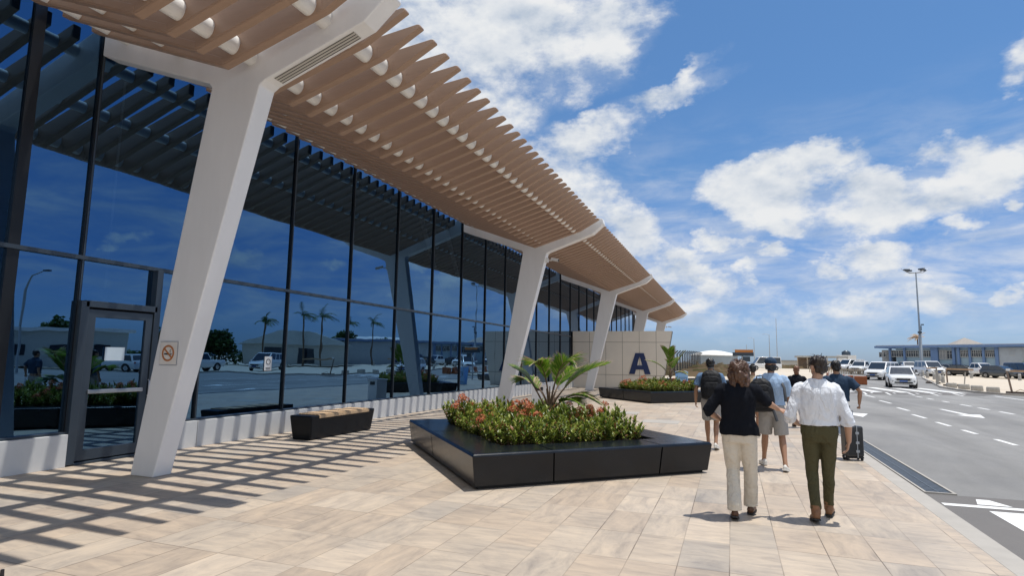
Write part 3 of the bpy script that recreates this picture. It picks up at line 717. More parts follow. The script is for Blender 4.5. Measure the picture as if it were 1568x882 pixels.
poly3 = [(-5.2, 44.6), (-2.0, 41.6), (0.6, 44.2), (-2.6, 47.2)]
planter('planter', 'farthest black planter behind the blue folding sign, nearly bare', poly3, 0.46, 0.4, cuts=())

# leaf material with a colour of its own on every leaf
def leaf_mat(name, stops, rough=0.4, transl=0.25):
    m = bpy.data.materials.new(name); m.use_nodes = True; nt = m.node_tree; N = NT(nt); b = nt.nodes['Principled BSDF']
    r = N.n('ShaderNodeNewGeometry').outputs['Random Per Island']
    c = N.ramp(r, stops); nt.links.new(c, b.inputs['Base Color']); b.inputs['Roughness'].default_value = rough
    t = N.n('ShaderNodeBsdfTranslucent'); nt.links.new(c, t.inputs[0]); mx = N.n('ShaderNodeMixShader'); mx.inputs[0].default_value = transl
    nt.links.new(b.outputs[0], mx.inputs[1]); nt.links.new(t.outputs[0], mx.inputs[2]); nt.links.new(mx.outputs[0], nt.nodes['Material Output'].inputs[0])
    return m
m_leaf = leaf_mat('shrub_leaf', [(0, (0.05, 0.085, 0.012)), (0.35, (0.125, 0.185, 0.022)), (0.7, (0.25, 0.30, 0.04)), (0.9, (0.42, 0.44, 0.10)), (0.93, (0.30, 0.12, 0.05)), (1, (0.22, 0.10, 0.05))])
m_flower = leaf_mat('orange_flower', [(0, (0.55, 0.13, 0.045)), (0.6, (0.62, 0.21, 0.09)), (1, (0.36, 0.11, 0.06))], 0.6)
m_stem = mat('stem_brown', (0.14, 0.09, 0.055), 0.8, var=0.3, vscale=10)
m_palm = leaf_mat('palm_leaf', [(0, (0.07, 0.16, 0.015)), (0.5, (0.14, 0.27, 0.025)), (0.85, (0.27, 0.38, 0.05)), (1, (0.38, 0.42, 0.11))], 0.4, 0.4)
m_dry = leaf_mat('palm_dry', [(0, (0.40, 0.30, 0.20)), (0.5, (0.52, 0.42, 0.32)), (1, (0.30, 0.17, 0.10))], 0.8)

def leafq(mb, p, d, nrm, L, w, mi=0, fold=0.25):
    d = d.normalized(); s = d.cross(nrm)
    if s.length < 1e-4: s = d.cross(Vector((0.3, 0.8, 0.2)))
    s.normalize(); u = s.cross(d)
    a = p; m1 = p + d * L * 0.45; t = p + d * L - u * L * 0.10
    mb.add([a, m1 + s * w - u * (-fold) * w, t, m1 - s * w + u * fold * w, m1], [(0, 1, 4), (1, 2, 4), (2, 3, 4), (3, 0, 4)], False, mi)
def shrub_mesh(seed, flowers):
    rg = random.Random(seed); mb = MB(); st = MB(); fl = []
    H = 0.40
    for k in range(34):
        a = rg.uniform(0, 2 * PI); r = 0.27 * math.sqrt(rg.random()); h = H * (1 - 0.9 * (r / 0.27) ** 2 * 0.35) * rg.uniform(0.55, 1.2)
        b0 = Vector((r * 0.45 * math.cos(a), r * 0.45 * math.sin(a), 0.0)); t = Vector((r * 1.05 * math.cos(a), r * 1.05 * math.sin(a), h))
        st.tube([b0, b0.lerp(t, 0.6), t], [0.006, 0.004, 0.0025], 4)
        nl = rg.randint(17, 22)
        for j in range(nl):
            f = 0.25 + 0.75 * (j + 0.5) / nl; p = b0.lerp(t, f); an = j * 2.4 + rg.uniform(-0.4, 0.4); el = 0.25 + 0.9 * f + rg.uniform(-0.25, 0.25)
            d = Vector((math.cos(an) * math.cos(el), math.sin(an) * math.cos(el), math.sin(el)))
            leafq(mb, p, d, Vector((0, 0, 1)), rg.uniform(0.06, 0.10), rg.uniform(0.015, 0.023))
        if flowers and rg.random() < 0.34: fl.append(t + Vector((0, 0, 0.015)))
    return mb, st, fl
def flower_head(mb, c, rg):
    for k in range(75):
        a = rg.uniform(0, 2 * PI); e = rg.uniform(0.05, 1.5); d = Vector((math.cos(a) * math.cos(e), math.sin(a) * math.cos(e), math.sin(e) * 0.8))
        p = c + d * rg.uniform(0.05, 0.085); leafq(mb, p, (d.cross(Vector((rg.uniform(-1, 1), rg.uniform(-1, 1), 1))) + d * 0.3), d, 0.028, 0.010)
protos = {}
def shrub_proto(kind, seed):
    root = thing('flowering_shrub' if kind else 'leafy_shrub', '', 'shrub')
    mb, st, fl = shrub_mesh(seed, kind)
    mb.build('foliage', m_leaf, root, fix=False); st.build('stems', m_stem, root, fix=False)
    if kind:
        rg = random.Random(seed * 3)
        for c in fl[:6]:
            f = MB(); 
            for q in range(1): flower_head(f, c, rg)
            f.build('flower_cluster', m_flower, root, fix=False)
    return root
PR = {(k, i): shrub_proto(k, 10 + i * 3 + k * 50) for k in (0, 1) for i in range(3)}
used = set()
def inpoly(p, poly):
    c = False; n = len(poly)
    for i in range(n):
        a, b_ = poly[i], poly[(i + 1) % n]
        if (a[1] > p[1]) != (b_[1] > p[1]) and p[0] < (b_[0] - a[0]) * (p[1] - a[1]) / (b_[1] - a[1]) + a[0]: c = not c
    return c
def plant_area(poly, z, step, jitter, lab0, lab1, grp, fprob, sc=1.0, seed=1):
    rg = random.Random(seed); inn = [(p.x, p.y) for p in inset(poly, 0.0)]
    P0 = Vector(poly[1]); u = (Vector(poly[2]) - P0).normalized(); v = Vector((-u.y, u.x))
    i = 0
    for a in range(0, 16):
        for c in range(0, 16):
            p = P0 + u * (a * step + step * 0.40) + v * (c * step + step * 0.35) + Vector((rg.uniform(-jitter, jitter), rg.uniform(-jitter, jitter)))
            if not inpoly(p, inn): continue
            k = 1 if rg.random() < fprob(p) else 0; i = (i + 1) % 3; key = (k, i)
            loc = (p.x, p.y, z); rz = rg.uniform(0, 6.28); s_ = sc * rg.choice((0.85, 0.95, 1.0, 1.08, 1.18)) * rg.uniform(0.93, 1.07)
            if key not in used:
                used.add(key); r = PR[key]; r.location = loc; r.rotation_euler.z = rz; r.scale = (s_,) * 3
            else: r = dup(PR[key], loc, rz, None, s_)
            r['label'] = lab1 if k else lab0; r['group'] = grp
in1 = [tuple(p) for p in inset(poly1, 0.74)]
plant_area(in1, PH - 0.10, 0.385, 0.07, 'green leafy shrub without flowers packed into the large front planter', 'green shrub bearing orange flower clusters in the large front planter', 'shrubs filling the large front planter', lambda p: 0.15)
in2 = [tuple(p) for p in inset(poly2, 0.62)]
plant_area(in2, PH - 0.10, 0.42, 0.06, 'green leafy shrub in the second planter below the letter A', 'shrub with a few faded flowers in the second planter below the letter A', 'shrubs filling the second planter', lambda p: 0.18, 1.05, 5)

# ---- palms: fronds given as start, mid, tip in (right, towards, up) metres
VR = Vector((0.938, 0.348, 0)); VT = Vector((0.348, -0.938, 0))
def frond(name, pts, parent, leafL=0.30, droop=0.5, n=34, dry=0.25, side=(1, 1), seed=0, w=0.013):
    rg = random.Random(seed)
    P = [VR * a + VT * b_ + Vector((0, 0, c_)) for a, b_, c_ in pts]
    def cur(t):
        if len(P) == 3: return P[0] * (1 - t) ** 2 + P[1] * 2 * t * (1 - t) + P[2] * t * t
        return P[0] * (1 - t) ** 3 + P[1] * 3 * t * (1 - t) ** 2 + P[2] * 3 * t * t * (1 - t) + P[3] * t ** 3
    mb = MB(); cp = [cur(k / 12) for k in range(13)]
    mb.tube(cp, [0.016 * (1 - 0.8 * k / 12) + 0.002 for k in range(13)], 5, mi=2)
    for k in range(n):
        t = 0.36 + 0.64 * k / n; p = cur(t); d = (cur(min(t + 0.03, 1)) - cur(t - 0.03)).normalized()
        sd = d.cross(Vector((0, 0, 1))); 
        if sd.length < 0.1: sd = VR.copy()
        sd.normalize(); up = sd.cross(d)
        for s_ in (-1, 1):
            if not side[0 if s_ < 0 else 1]: continue
            L = leafL * (0.45 + 0.9 * math.sin(PI * min(1, (t - 0.30) / 0.72)) ** 0.7) * rg.uniform(0.8, 1.1)
            dd = (d * 0.75 + sd * s_ * 0.75 + up * 0.22).normalized()
            q = p; pts_ = [q]; steps = 4
            for j in range(steps):
                q = q + dd * L / steps; dd = (dd + Vector((0, 0, -droop * 0.25))).normalized(); pts_.append(q)
            ww = [w * 0.55, w, w * 0.85, w * 0.5, 0.001]
            mi = 1 if rg.random() < dry else 0
            for j in range(steps):
                wd = (pts_[j + 1] - pts_[j]).cross(up + sd * s_ * 0.6).normalized()
                m_ = 1 if (j >= 3 and dry > 0.1 and rg.random() < 0.7) else mi
                mb.add([pts_[j] + wd * ww[j], pts_[j] - wd * ww[j], pts_[j + 1] - wd * ww[j + 1], pts_[j + 1] + wd * ww[j + 1]], [(0, 1, 2, 3)], False, m_)
    return mb.build(name, [m_palm, m_dry, m_stem], parent, fix=False)
p1 = thing('palm', 'young wind-blown palm with brown-tipped fronds in the large front planter', 'palm', (-3.07, 10.30, PH - 0.1))
mb = MB().tube([(0, 0, 0), (0.0, 0, 0.25), (0.01, 0, 0.52)], [0.055, 0.045, 0.032], 10)
for a, b_, c_ in [(-0.13, 0.05, 0.85), (0.10, 0.0, 0.85), (0.0, 0.03, 0.95), (0.2, -.05, 0.82), (-0.05, -0.08, 0.9)]:
    mb.tube([(0, 0, 0.42), VR * a * 0.5 + VT * b_ + Vector((0, 0, 0.62)), VR * a + VT * b_ + Vector((0, 0, c_ - .1))], [0.022, 0.015, 0.009], 6)
mb.build('trunk', m_stem, p1)
fr = [([(-0.08, 0, .5), (-0.25, 0.05, 0.75), (-0.30, 0.05, 1.02), (-0.68, 0.0, 1.18)], .26, 0.30, 1, 0.06),
      ([(0.0, 0, .55), (-0.06, -0.1, 1.0), (-0.1, 0.1, 1.35), (-0.36, .25, 1.22)], .30, 0.42, 2, 0.15),
      ([(0.05, 0, .5), (0.18, 0.05, .75), (0.45, 0.1, 1.15), (0.98, 0.1, 1.24)], .36, 0.09, 3, 0.12),
      ([(0.02, 0, .55), (0.08, 0.15, 1.0), (0.20, 0.3, 1.42), (0.36, 0.35, 1.26)], .34, 0.48, 4, 0.17),
      ([(0.05, 0, .55), (0.12, -.2, .8), (.3, -.5, 1.2), (0.62, -.6, 1.12)], .32, 0.30, 5, 0.10),
      ([(0.06, 0, .45), (0.25, 0.15, .65), (0.42, 0.25, 0.85), (0.86, 0.3, 0.56)], .27, 0.42, 6, 0.15),
      ([(0.05, 0, .42), (0.15, 0.25, .6), (0.28, 0.4, 0.72), (0.52, 0.5, 0.55)], .25, 0.36, 7, 0.03),
      ([(-0.03, 0, .5), (-0.12, -.25, .8), (-.35, -.5, 1.05), (-0.55, -.55, .9)], .26, 0.36, 8, 0.15)]
for pts, L, dr_, sd_, dry in fr: frond('frond', pts, p1, L, dr_, 36, dry, seed=sd_, w=0.017)
p2 = thing('palm', 'small upright young palm in the second planter before the letter A', 'palm', (-2.55, 27.05, PH - 0.1))
MB().tube([(0, 0, 0), (0.02, 0, 0.5), (0.0, 0, 0.9)], [0.06, 0.045, 0.03], 8).build('trunk', m_stem, p2)
for pts, L, dr_, sd_ in [([(0, 0, .6), (-0.15, 0, .9), (-0.35, 0, 1.25), (-1.0, 0, 1.35)], .32, .6, 11), ([(0, 0, .8), (0.02, 0, 1.2), (-0.05, 0, 1.6), (-0.1, .1, 1.85)], .42, .3, 12),
                        ([(0, 0, .7), (0.15, 0.05, 1.0), (0.3, .1, 1.35), (0.62, .1, 1.75)], .32, .3, 13), ([(0, 0, .6), (0.15, .1, .8), (0.3, .2, .95), (0.60, .3, .78)], .30, .6, 14), ([(0, 0, .7), (0.1, -.2, 1.0), (0.2, -.4, 1.3), (0.35, -.6, 1.45)], .3, .4, 15)]:
    frond('frond', pts, p2, L, dr_, 26, 0.12, seed=sd_, w=0.03)
# sparse plants of the farthest planter
for i, (x, y) in enumerate([(-3.3, 44.3), (-2.2, 43.6), (-1.2, 44.6)]):
    r = dup(PR[(0, i)], (x, y, PH - 0.1), i * 2.0, 'sparse small shrub in the farthest planter', 0.9); r['group'] = 'sparse shrubs of the farthest planter'

# ------------------------------------------------------------------ bench, litter bin, folding sign
bn = thing('bench', 'long black bench with a pale wooden seat in front of the glass front', 'bench', (-8.13, 10.98, 0), R(0.5))
mb = MB(); hb = 0.485
secs = [(-1.07, 0.225, 0.27, 0.0), (1.07, 0.225, 0.27, 0.0)]
vs = []; 
for y_, w0, w1, _ in secs:
    ext = -0.07 if y_ < 0 else 0.07
    vs += [(-w0, y_, 0), (w0, y_, 0), (w1, y_ + ext, hb), (-w1, y_ + ext, hb)]
mb.add(vs, [(0, 1, 2, 3), (4, 7, 6, 5), (0, 4, 5, 1), (1, 5, 6, 2), (2, 6, 7, 3), (3, 7, 4, 0)]).build('bench_body', mat('bench_black', (0.006, 0.008, 0.011), 0.4, var=0.2, spec=0.2), bn, bevel=0.03, seg=3)
mb = MB()
for i in range(6):
    x = -0.205 + i * 0.083
    mb.box((x, 0.0, hb + 0.006), (0.074, 1.78, 0.03))
for i in range(1): mb.box((0.268, 0.0, hb - 0.03), (0.022, 1.78, 0.06))
mb.build('wooden_seat', wood, bn, bevel=0.004)
bi = thing('litter_bin', 'white square litter bin with a dark slot beside the second column', 'bin', (-6.12, 19.35, 0), R(15))
MB().box((0, 0, 0.41), (0.50, 0.50, 0.80)).build('bin_body', white_paint, bi, bevel=0.015)
MB().box((0, 0, 0.835), (0.56, 0.56, 0.05)).build('lid', white_paint, bi, bevel=0.01)
MB().box((0.0, -0.252, 0.70), (0.26, 0.012, 0.12)).build('slot', black_pl, bi)
sgn = thing('folding_sign', 'pale blue folding pavement sign with a drawn tub mark, standing past the second planter', 'sign', (-2.62, 34.4, 0), R(20))
m_sb = mat('sign_blue', (0.22, 0.42, 0.70), 0.5, var=0.03)
M1 = Matrix.Translation((0, -0.16, 0.58)) @ Matrix.Rotation(R(9), 4, 'X')
M2 = Matrix.Translation((0, 0.16, 0.58)) @ Matrix.Rotation(R(-9), 4, 'X')
MB().box((0, 0, 0), (0.58, 0.03, 1.12), M=M1).build('front_board', m_sb, sgn, bevel=0.02)
MB().box((0, 0, 0), (0.58, 0.03, 1.12), M=M2).build('back_board', m_sb, sgn, bevel=0.02)
mb = MB()
for x in (-0.2, 0, 0.2): mb.box((x, -0.0, 1.14), (0.12, 0.16, 0.07))
mb.build('top_clip', white_fl, sgn)
def arc(mb, cx, cz, rx, rz_, a0, a1, w, y, n=20, M=None):
    vs = []
    for k in range(n + 1):
        a = R(a0 + (a1 - a0) * k / n)
        for q in (1, 1 - w / rx): vs.append(Vector((cx + rx * q * math.cos(a), y, cz + rz_ * q * math.sin(a))))
    if M: vs = [M @ p for p in vs]
    mb.add(vs, [(2 * k, 2 * k + 1, 2 * k + 3, 2 * k + 2) for k in range(n)])
mb = MB()
arc(mb, 0, 0.16, 0.19, 0.24, 180, 360, 0.025, -0.019, M=M1); mb.box((0, -0.019, 0.24), (0.42, 0.003, 0.03), M=M1); mb.box((0, -0.019, 0.15), (0.26, 0.003, 0.025), M=M1)
mb.box((-0.21, -0.019, 0.1), (0.02, 0.003, 0.28), M=M1); mb.box((0.21, -0.019, 0.1), (0.02, 0.003, 0.28), M=M1); mb.box((0, -0.019, -0.38), (0.4, 0.003, 0.02), M=M1)
mb.build('drawn_mark', navy, sgn)
# slim dark post just in view at the near left edge
po = thing('slim_post', 'tip of a slim black post at the near left edge of the paving', 'post', (-4.885, 2.885, 0))
MB().tube([(0, 0, 0), (0, 0, 0.10), (0, 0, 0.14)], [0.014, 0.014, 0.012], 10).build('shaft', black_pl, po); MB().cyl((0, 0, 0), 0.05, 0.012).build('foot_plate', black_pl, po)

# ------------------------------------------------------------------ people
skin = mat('skin', (0.44, 0.26, 0.175), 0.5, var=0.08, vscale=9); skin_t = mat('skin_tan', (0.33, 0.18, 0.11), 0.5, var=0.08, vscale=9)
def cloth(name, col, rough=0.85, fold=0.7, var=0.1):
    if name in MATS: return MATS[name]
    m = mat(name, col, rough, var=var, vscale=5); nt = m.node_tree; N = NT(nt); b = nt.nodes['Principled BSDF']
    tc = N.n('ShaderNodeTexCoord').outputs['Object']; mp = N.n('ShaderNodeMapping'); mp.inputs['Scale'].default_value = (1.0, 1.0, 0.45); nt.links.new(tc, mp.inputs[0])
    h = N.m('ADD', N.noise(mp.outputs[0], 7, 2, 0.45, 1.6), N.m('MULTIPLY', N.noise(tc, 17, 2, 0.5, 1.2), 0.22))
    bp = N.n('ShaderNodeBump'); bp.inputs['Strength'].default_value = fold; bp.inputs['Distance'].default_value = 0.035
    nt.links.new(h, bp.inputs['Height']); nt.links.new(bp.outputs[0], b.inputs['Normal']); b.inputs['Sheen Weight'].default_value = 0.0; b.inputs['Specular IOR Level'].default_value = 0.2
    return m
def fold_disp(amp, f, seed):
    off = Vector((seed * 3.1, seed * 1.7, 0))
    def fn(co):
        q = Vector((co.x * f, co.y * f, co.z * f * 0.6)) + off
        return amp * (noise.noise(q) * 1.0 + 0.5 * noise.noise(q * 2.3))
    return fn
def V3(p): return Vector(p)
def lerp3(a, b_, t): return V3(a).lerp(V3(b_), t)
def hand(mb, wrist, d, pn, side, curl=0.5, s=1.0):
    """wrist point, direction the hand runs, palm normal, side +1/-1 gives the thumb side"""
    d = d.normalized(); pn = (pn - d * pn.dot(d)).normalized(); t = d.cross(pn) * side
    p0 = V3(wrist)
    for q in (-1.2, -0.4, 0.4, 1.2):
        mb.capsule([p0 + t * q * 0.010 * s, p0 + d * 0.045 * s + t * q * 0.017 * s, p0 + d * 0.085 * s + t * q * 0.020 * s], [0.017 * s, 0.0135 * s, 0.0115 * s], 8)
    for q, L in ((1.5, 0.070), (0.5, 0.080), (-0.5, 0.074), (-1.5, 0.058)):
        b0 = p0 + d * 0.078 * s + t * q * 0.0185 * s; dd = d + t * q * 0.06; pts = [b0]; a = 0
        for j in range(3):
            a += curl * 0.75; v = (dd * math.cos(a) + pn * math.sin(a)).normalized(); pts.append(pts[-1] + v * L * s * (0.42, 0.32, 0.26)[j])
        mb.capsule(pts, [0.0088 * s, 0.0085 * s, 0.008 * s, 0.007 * s], 8)
    b0 = p0 + d * 0.018 * s + t * 0.022 * s
    mb.capsule([b0, b0 + (d * 0.7 + t * 0.7 + pn * 0.25).normalized() * 0.035 * s, b0 + (d * 0.8 + t * 0.6 + pn * 0.3).normalized() * 0.035 * s + (d + pn * 0.4).normalized() * 0.032 * s], [0.0125 * s, 0.0105 * s, 0.009 * s], 8)
def person(label, loc, rz, J, H, top, bottom, shoe, skin_m, hair=None, topm=None, botm=None, shoem=None, hairm=None, vox=0.008, rt=0.5, head_turn=0.0, female=False, seed=1, group=None, sock=None):
    """J: joints in figure space (x right, y ahead, z up) already at real size"""
    root = thing('person', label, 'person', loc, rz, group)
    k = H / 1.75
    hp = V3(J['head']); nk = V3(J['neck']); ch = V3(J['chest']); pv = V3(J['pelvis'])
    b = MB()
    # skull, jaw, nose, ears
    T = Matrix.Translation(hp) @ Matrix.Rotation(head_turn, 4, 'Z') @ Matrix.Scale(k, 4)
    def tb(mbb, c, r):
        t = MB().ball(c, r, 10); mbb.add([T @ V3(q) for q in t.v], t.f, True)
    tb(b, (0, 0.005, 0.02), (0.076, 0.093, 0.098)); tb(b, (0, 0.035, -0.045), (0.058, 0.06, 0.07)); tb(b, (0, 0.075, -0.085), (0.025, 0.022, 0.022))
    nb = MB().capsule([(0, 0.09, 0.015), (0, 0.112, -0.025)], [0.009, 0.016], 8); b.add([T @ V3(q) for q in nb.v], nb.f, True)
    for s_ in (-1, 1):
        tb(b, (s_ * 0.079, -0.005, -0.012), (0.013, 0.022, 0.032)); tb(b, (s_ * 0.03, 0.085, 0.028), (0.024, 0.012, 0.008))
    tb(b, (0, 0.093, -0.055), (0.024, 0.011, 0.010))
    b.capsule([hp + V3((0, -0.012, -0.06 * k)), nk + V3((0, 0, 0.01)), nk + V3((0, 0, -0.06))], [0.052 * k, 0.054 * k, 0.065 * k], 14)
    hipw = 0.088 * k; sw = J['sw']
    tor = lambda mbb, g, z0, z1, fl=0.0: None
    # torso under the clothes
    def torso(mbb, g, za, zb, shp, n=26):
        rs = []
        for z, rx, ry, yy in shp:
            if za - 1e-6 <= z <= zb + 1e-6:
                t = (z - pv.z) / (ch.z - pv.z); c = pv.lerp(ch, t)
                rs.append((c.x, c.y + yy, z, rx + g, ry + g))
        mbb.rings(rs, n, 2.35)
    S_ = J['shape']
    torso(b, -0.022, 0, 9, S_)
    for s_, L in ((-1, 'L'), (1, 'R')):
        sh = V3(J['sh' + L]); el = V3(J['el' + L]); wr = V3(J['wr' + L])
        b.capsule([sh, lerp3(sh, el, 0.5), el, lerp3(el, wr, 0.35), wr], [0.040 * k, 0.041 * k, 0.037 * k, 0.040 * k, 0.026 * k], 12)
        hd = V3(J.get('hd' + L, (wr - el))); hn = V3(J.get('hn' + L, (-s_, 0.2, 0)))
        hand(b, wr, hd, hn, J.get('hs' + L, s_), J.get('curl' + L, 0.55), k * 1.02)
        hipp = V3(J['hip' + L]); kn = V3(J['kn' + L]); an = V3(J['an' + L]); to = V3(J['to' + L])
        b.capsule([hipp, lerp3(hipp, kn, 0.4), kn, lerp3(kn, an, 0.30), lerp3(kn, an, 0.75), an], [0.082 * k, 0.072 * k, 0.052 * k, 0.055 * k, 0.036 * k, 0.035 * k], 14)
        b.capsule([an + V3((0, -0.01, -0.02)), lerp3(an, to, 0.6), to], [0.034 * k, 0.032 * k, 0.026 * k], 10)
    body = b.remeshed('body', skin_m, root, vox, 3)
    # eyes and mouth
    e = MB()
    for s_ in (-1, 1):
        t = MB().ball((s_ * 0.03, 0.091, 0.008), (0.013, 0.007, 0.008), 7); e.add([T @ V3(q) for q in t.v], t.f, True)
    e.build('eyes', black_pl, body)
    # trousers or shorts
    t = MB()
    torso(t, 0.004 + bottom.get('g', 0), bottom['z0'], bottom['top'], S_)
    for s_, L in ((-1, 'L'), (1, 'R')):
        hipp = V3(J['hip' + L]); kn = V3(J['kn' + L]); an = V3(J['an' + L]); rr = bottom['r']
        if bottom['kind'] == 'long':
            hem = lerp3(kn, an, bottom.get('hem', 0.97))
            t.capsule([hipp, lerp3(hipp, kn, 0.4), kn, lerp3(kn, hem, 0.5), hem + V3((0, 0, 0.04))], [rr[0] * k, rr[1] * k, rr[2] * k, rr[3] * k, rr[4] * k], 16)
            t.tube([lerp3(kn, hem, 0.8), hem + V3((0, 0, 0.03)), hem - V3((0, 0, 0.012))], [rr[4] * k * .97, rr[4] * k, rr[4] * k * 1.03], 16)
        else:
            hem = lerp3(hipp, kn, bottom.get('hem', 0.86))
            t.tube([hipp + V3((0, 0, 0.02)), lerp3(hipp, hem, 0.5), hem], [rr[0] * k, rr[1] * k, rr[2] * k], 18)
    t.remeshed('trousers' if bottom['kind'] == 'long' else 'shorts', botm, root, max(vox, 0.009), 4, fold_disp(0.007, 11, seed))
    # shirt
    t = MB(); torso(t, 0.004 + top.get('g', 0), top['bot'], 9, S_)
    for s_, L in ((-1, 'L'), (1, 'R')):
        sh = V3(J['sh' + L]); el = V3(J['el' + L]); wr = V3(J['wr' + L]); g = top.get('gs', 0.014)
        t.capsule([ch + V3((s_ * 0.05, 0, 0.04)), sh + V3((-s_ * 0.015, 0, 0.0)), lerp3(sh, el, 0.15)], [0.07 * k, 0.062 * k + g * .4, 0.056 * k + g], 14)
        if top['sleeve'] <= 1: pts = [sh, lerp3(sh, el, top['sleeve'] * 0.6), lerp3(sh, el, top['sleeve'])]; rr = [0.055 * k + g, 0.054 * k + g, 0.054 * k + g * 1.25]
        else: pts = [sh, lerp3(sh, el, 0.6), el, lerp3(el, wr, top['sleeve'] - 1)]; rr = [0.050 * k + g * .6, 0.047 * k + g, 0.046 * k + g, 0.040 * k + g * 1.1]
        t.capsule([sh, lerp3(sh, el, 0.25)], [0.050 * k + g * .5, 0.052 * k + g * .8], 16); t.tube([lerp3(sh, el, 0.12)] + pts[1:], rr, 16)
        if top.get('cuff'):
            a_, b_ = lerp3(el, wr, max(top['sleeve'] - 1.16, 0)), lerp3(el, wr, top['sleeve'] - 1 + 0.015); t.tube([a_, b_], [0.046 * k + g * 1.4, 0.043 * k + g * 1.5], 16)
    if top.get('collar'): t.tube([nk + V3((0, -0.005, -0.045)), nk + V3((0, -0.012, 0.012))], [0.085 * k, 0.064 * k], 18)
    else: t.tube([nk + V3((0, 0, -0.06)), nk + V3((0, 0, -0.018))], [0.10 * k, 0.075 * k], 18)
    t.remeshed(top.get('name', 'shirt'), topm, root, max(vox, 0.009), 4, fold_disp(top.get('fold', 0.008), 9, seed + 5))
    # shoes
    for s_, L in ((-1, 'L'), (1, 'R')):
        an = V3(J['an' + L]); to = V3(J['to' + L]); d = (to - an); d.z = 0; d.normalize(); pitch = J.get('pi' + L, 0.0)
        m = MB(); 
        if shoe == 'boot': prof = [(-0.075, 0.034, 0.055), (-0.03, 0.04, 0.062), (0.05, 0.043, 0.05), (0.12, 0.047, 0.040), (0.17, 0.040, 0.034)]
        else: prof = [(-0.075, 0.032, 0.048), (-0.03, 0.038, 0.052), (0.05, 0.041, 0.044), (0.12, 0.045, 0.036), (0.165, 0.038, 0.030)]
        M = Matrix.Translation(V3((an.x, an.y, an.z - 0.085 * k))) @ Matrix.Rotation(math.atan2(-d.x, d.y), 4, 'Z') @ Matrix.Rotation(pitch, 4, 'X')
        vs = []
        for y_, hw, hh in prof:
            for q in range(12):
                a = 2 * PI * q / 12; zz = hh * (1 + math.sin(a)) * 0.95; vs.append(M @ V3((hw * math.cos(a) * (1.0 if math.sin(a) < 0.2 else 0.85), y_ + 0.01, max(zz, 0.0))))
        m.add(vs, [(i * 12 + q, i * 12 + (q + 1) % 12, (i + 1) * 12 + (q + 1) % 12, (i + 1) * 12 + q) for i in range(4) for q in range(12)] + [list(range(12))[::-1], list(range(48, 60))], True)
        if shoe == 'boot': m.tube([M @ V3((0, -0.01, 0.06)), M @ V3((0, -0.012, 0.15))], [0.047, 0.05], 12)
        so = m.build('shoe', shoem, root)
        so_ = MB(); vs = [M @ V3((hw * 1.06 * sx, y_ * 1.05 + 0.01, zz)) for zz in (0.0, 0.018) for sx, y_, hw in [(-1, -0.08, 0.028), (-1, -0.04, .036), (-1, 0.05, .04), (-1, .12, .044), (-1, .185, .02), (1, .185, .02), (1, .12, .044), (1, .05, .04), (1, -.04, .036), (1, -.08, .028)]]
        so_.add(vs, [list(range(10)), list(range(10, 20))] + [(i, (i + 1) % 10, 10 + (i + 1) % 10, 10 + i) for i in range(10)]).build('sole', top.get('sole', rubber), so)
    # hair
    if hair:
        h = MB()
        for c, r in hair['balls']:
            q = MB().ball(c, r, 10); h.add([T @ V3(p) for p in q.v], q.f, True)
        am = hair.get('amp', 0.010); fq = hair.get('f', 22)
        off = Vector((seed * 7.7, 2.2, seed))
        def dsp(co): 
            q = Vector((co.x * fq, co.y * fq, co.z * fq * hair.get('zs', 0.45))) + off
            return am * (noise.noise(q) + 0.6 * noise.noise(q * 2.2))
        ho = h.remeshed('hair', hairm, body, 0.006, 2, dsp)
        if hair.get('strands'):
            sm = MB(); rg = random.Random(seed)
            for i in range(hair['strands']):
                a = rg.uniform(0, 2 * PI); e_ = rg.uniform(-0.2, 1.4); L = rg.uniform(0.04, 0.09) * hair.get('sl', 1)
                p = V3((0.083 * math.cos(a) * math.cos(e_), -0.01 + 0.095 * math.sin(a) * math.cos(e_), 0.03 + 0.1 * math.sin(e_)))
                d = V3((math.cos(a) * 0.6 - 0.2, math.sin(a) * 0.6, 0.25 + rg.uniform(-0.5, 0.4))).normalized()
                pts = [p * 0.95, p + d * L * 0.5, p + d * L + V3((-0.02, 0, -0.012))]
                sm.tube([T @ q for q in pts], [0.004, 0.003, 0.0008], 4)
            sm.build('loose_strands', hairm, ho)
    return root, body
def shape(z_hip, z_waist, z_chest, z_sh, hw, ww, cw, sw, d=1.0):
    zz = [(z_hip - 0.12, hw * 0.86, 0.098 * d), (z_hip - 0.03, hw, 0.118 * d), (z_hip + 0.06, hw * 0.97, 0.115 * d), (z_waist, ww, 0.10 * d), ((z_waist + z_chest) / 2, (ww + cw) / 2, 0.108 * d), (z_chest, cw, 0.118 * d), (z_sh - 0.10, cw * 1.02, 0.112 * d), (z_sh - 0.035, cw * 0.92, 0.092 * d), (z_sh + 0.005, cw * 0.66, 0.070 * d), (z_sh + 0.035, 0.085, 0.058 * d), (z_sh + 0.06, 0.06, 0.05)]
    return [(a, b_, c_, 0.0) for a, b_, c_ in zz]
m_hair_b = mat('hair_brown', (0.085, 0.042, 0.024), 0.45, var=0.5, vscale=40, stretch=(1, 1, .2)); m_hair_d = mat('hair_dark', (0.022, 0.014, 0.010), 0.45, var=0.4, vscale=40, stretch=(1, 1, .2)); m_hair_k = mat('hair_black', (0.008, 0.007, 0.007), 0.4, var=0.3, vscale=40)
m_hair_r = mat('hair_reddish', (0.16, 0.07, 0.035), 0.5, var=0.4, vscale=40)
c_black = cloth('black_cotton', (0.0045, 0.006, 0.011), 0.9, 0.55); c_cream = cloth('cream_cloth', (0.62, 0.57, 0.49), 0.8, 1.0, 0.04); c_white = cloth('white_shirt', (0.74, 0.77, 0.83), 0.75, 1.3, 0.02)
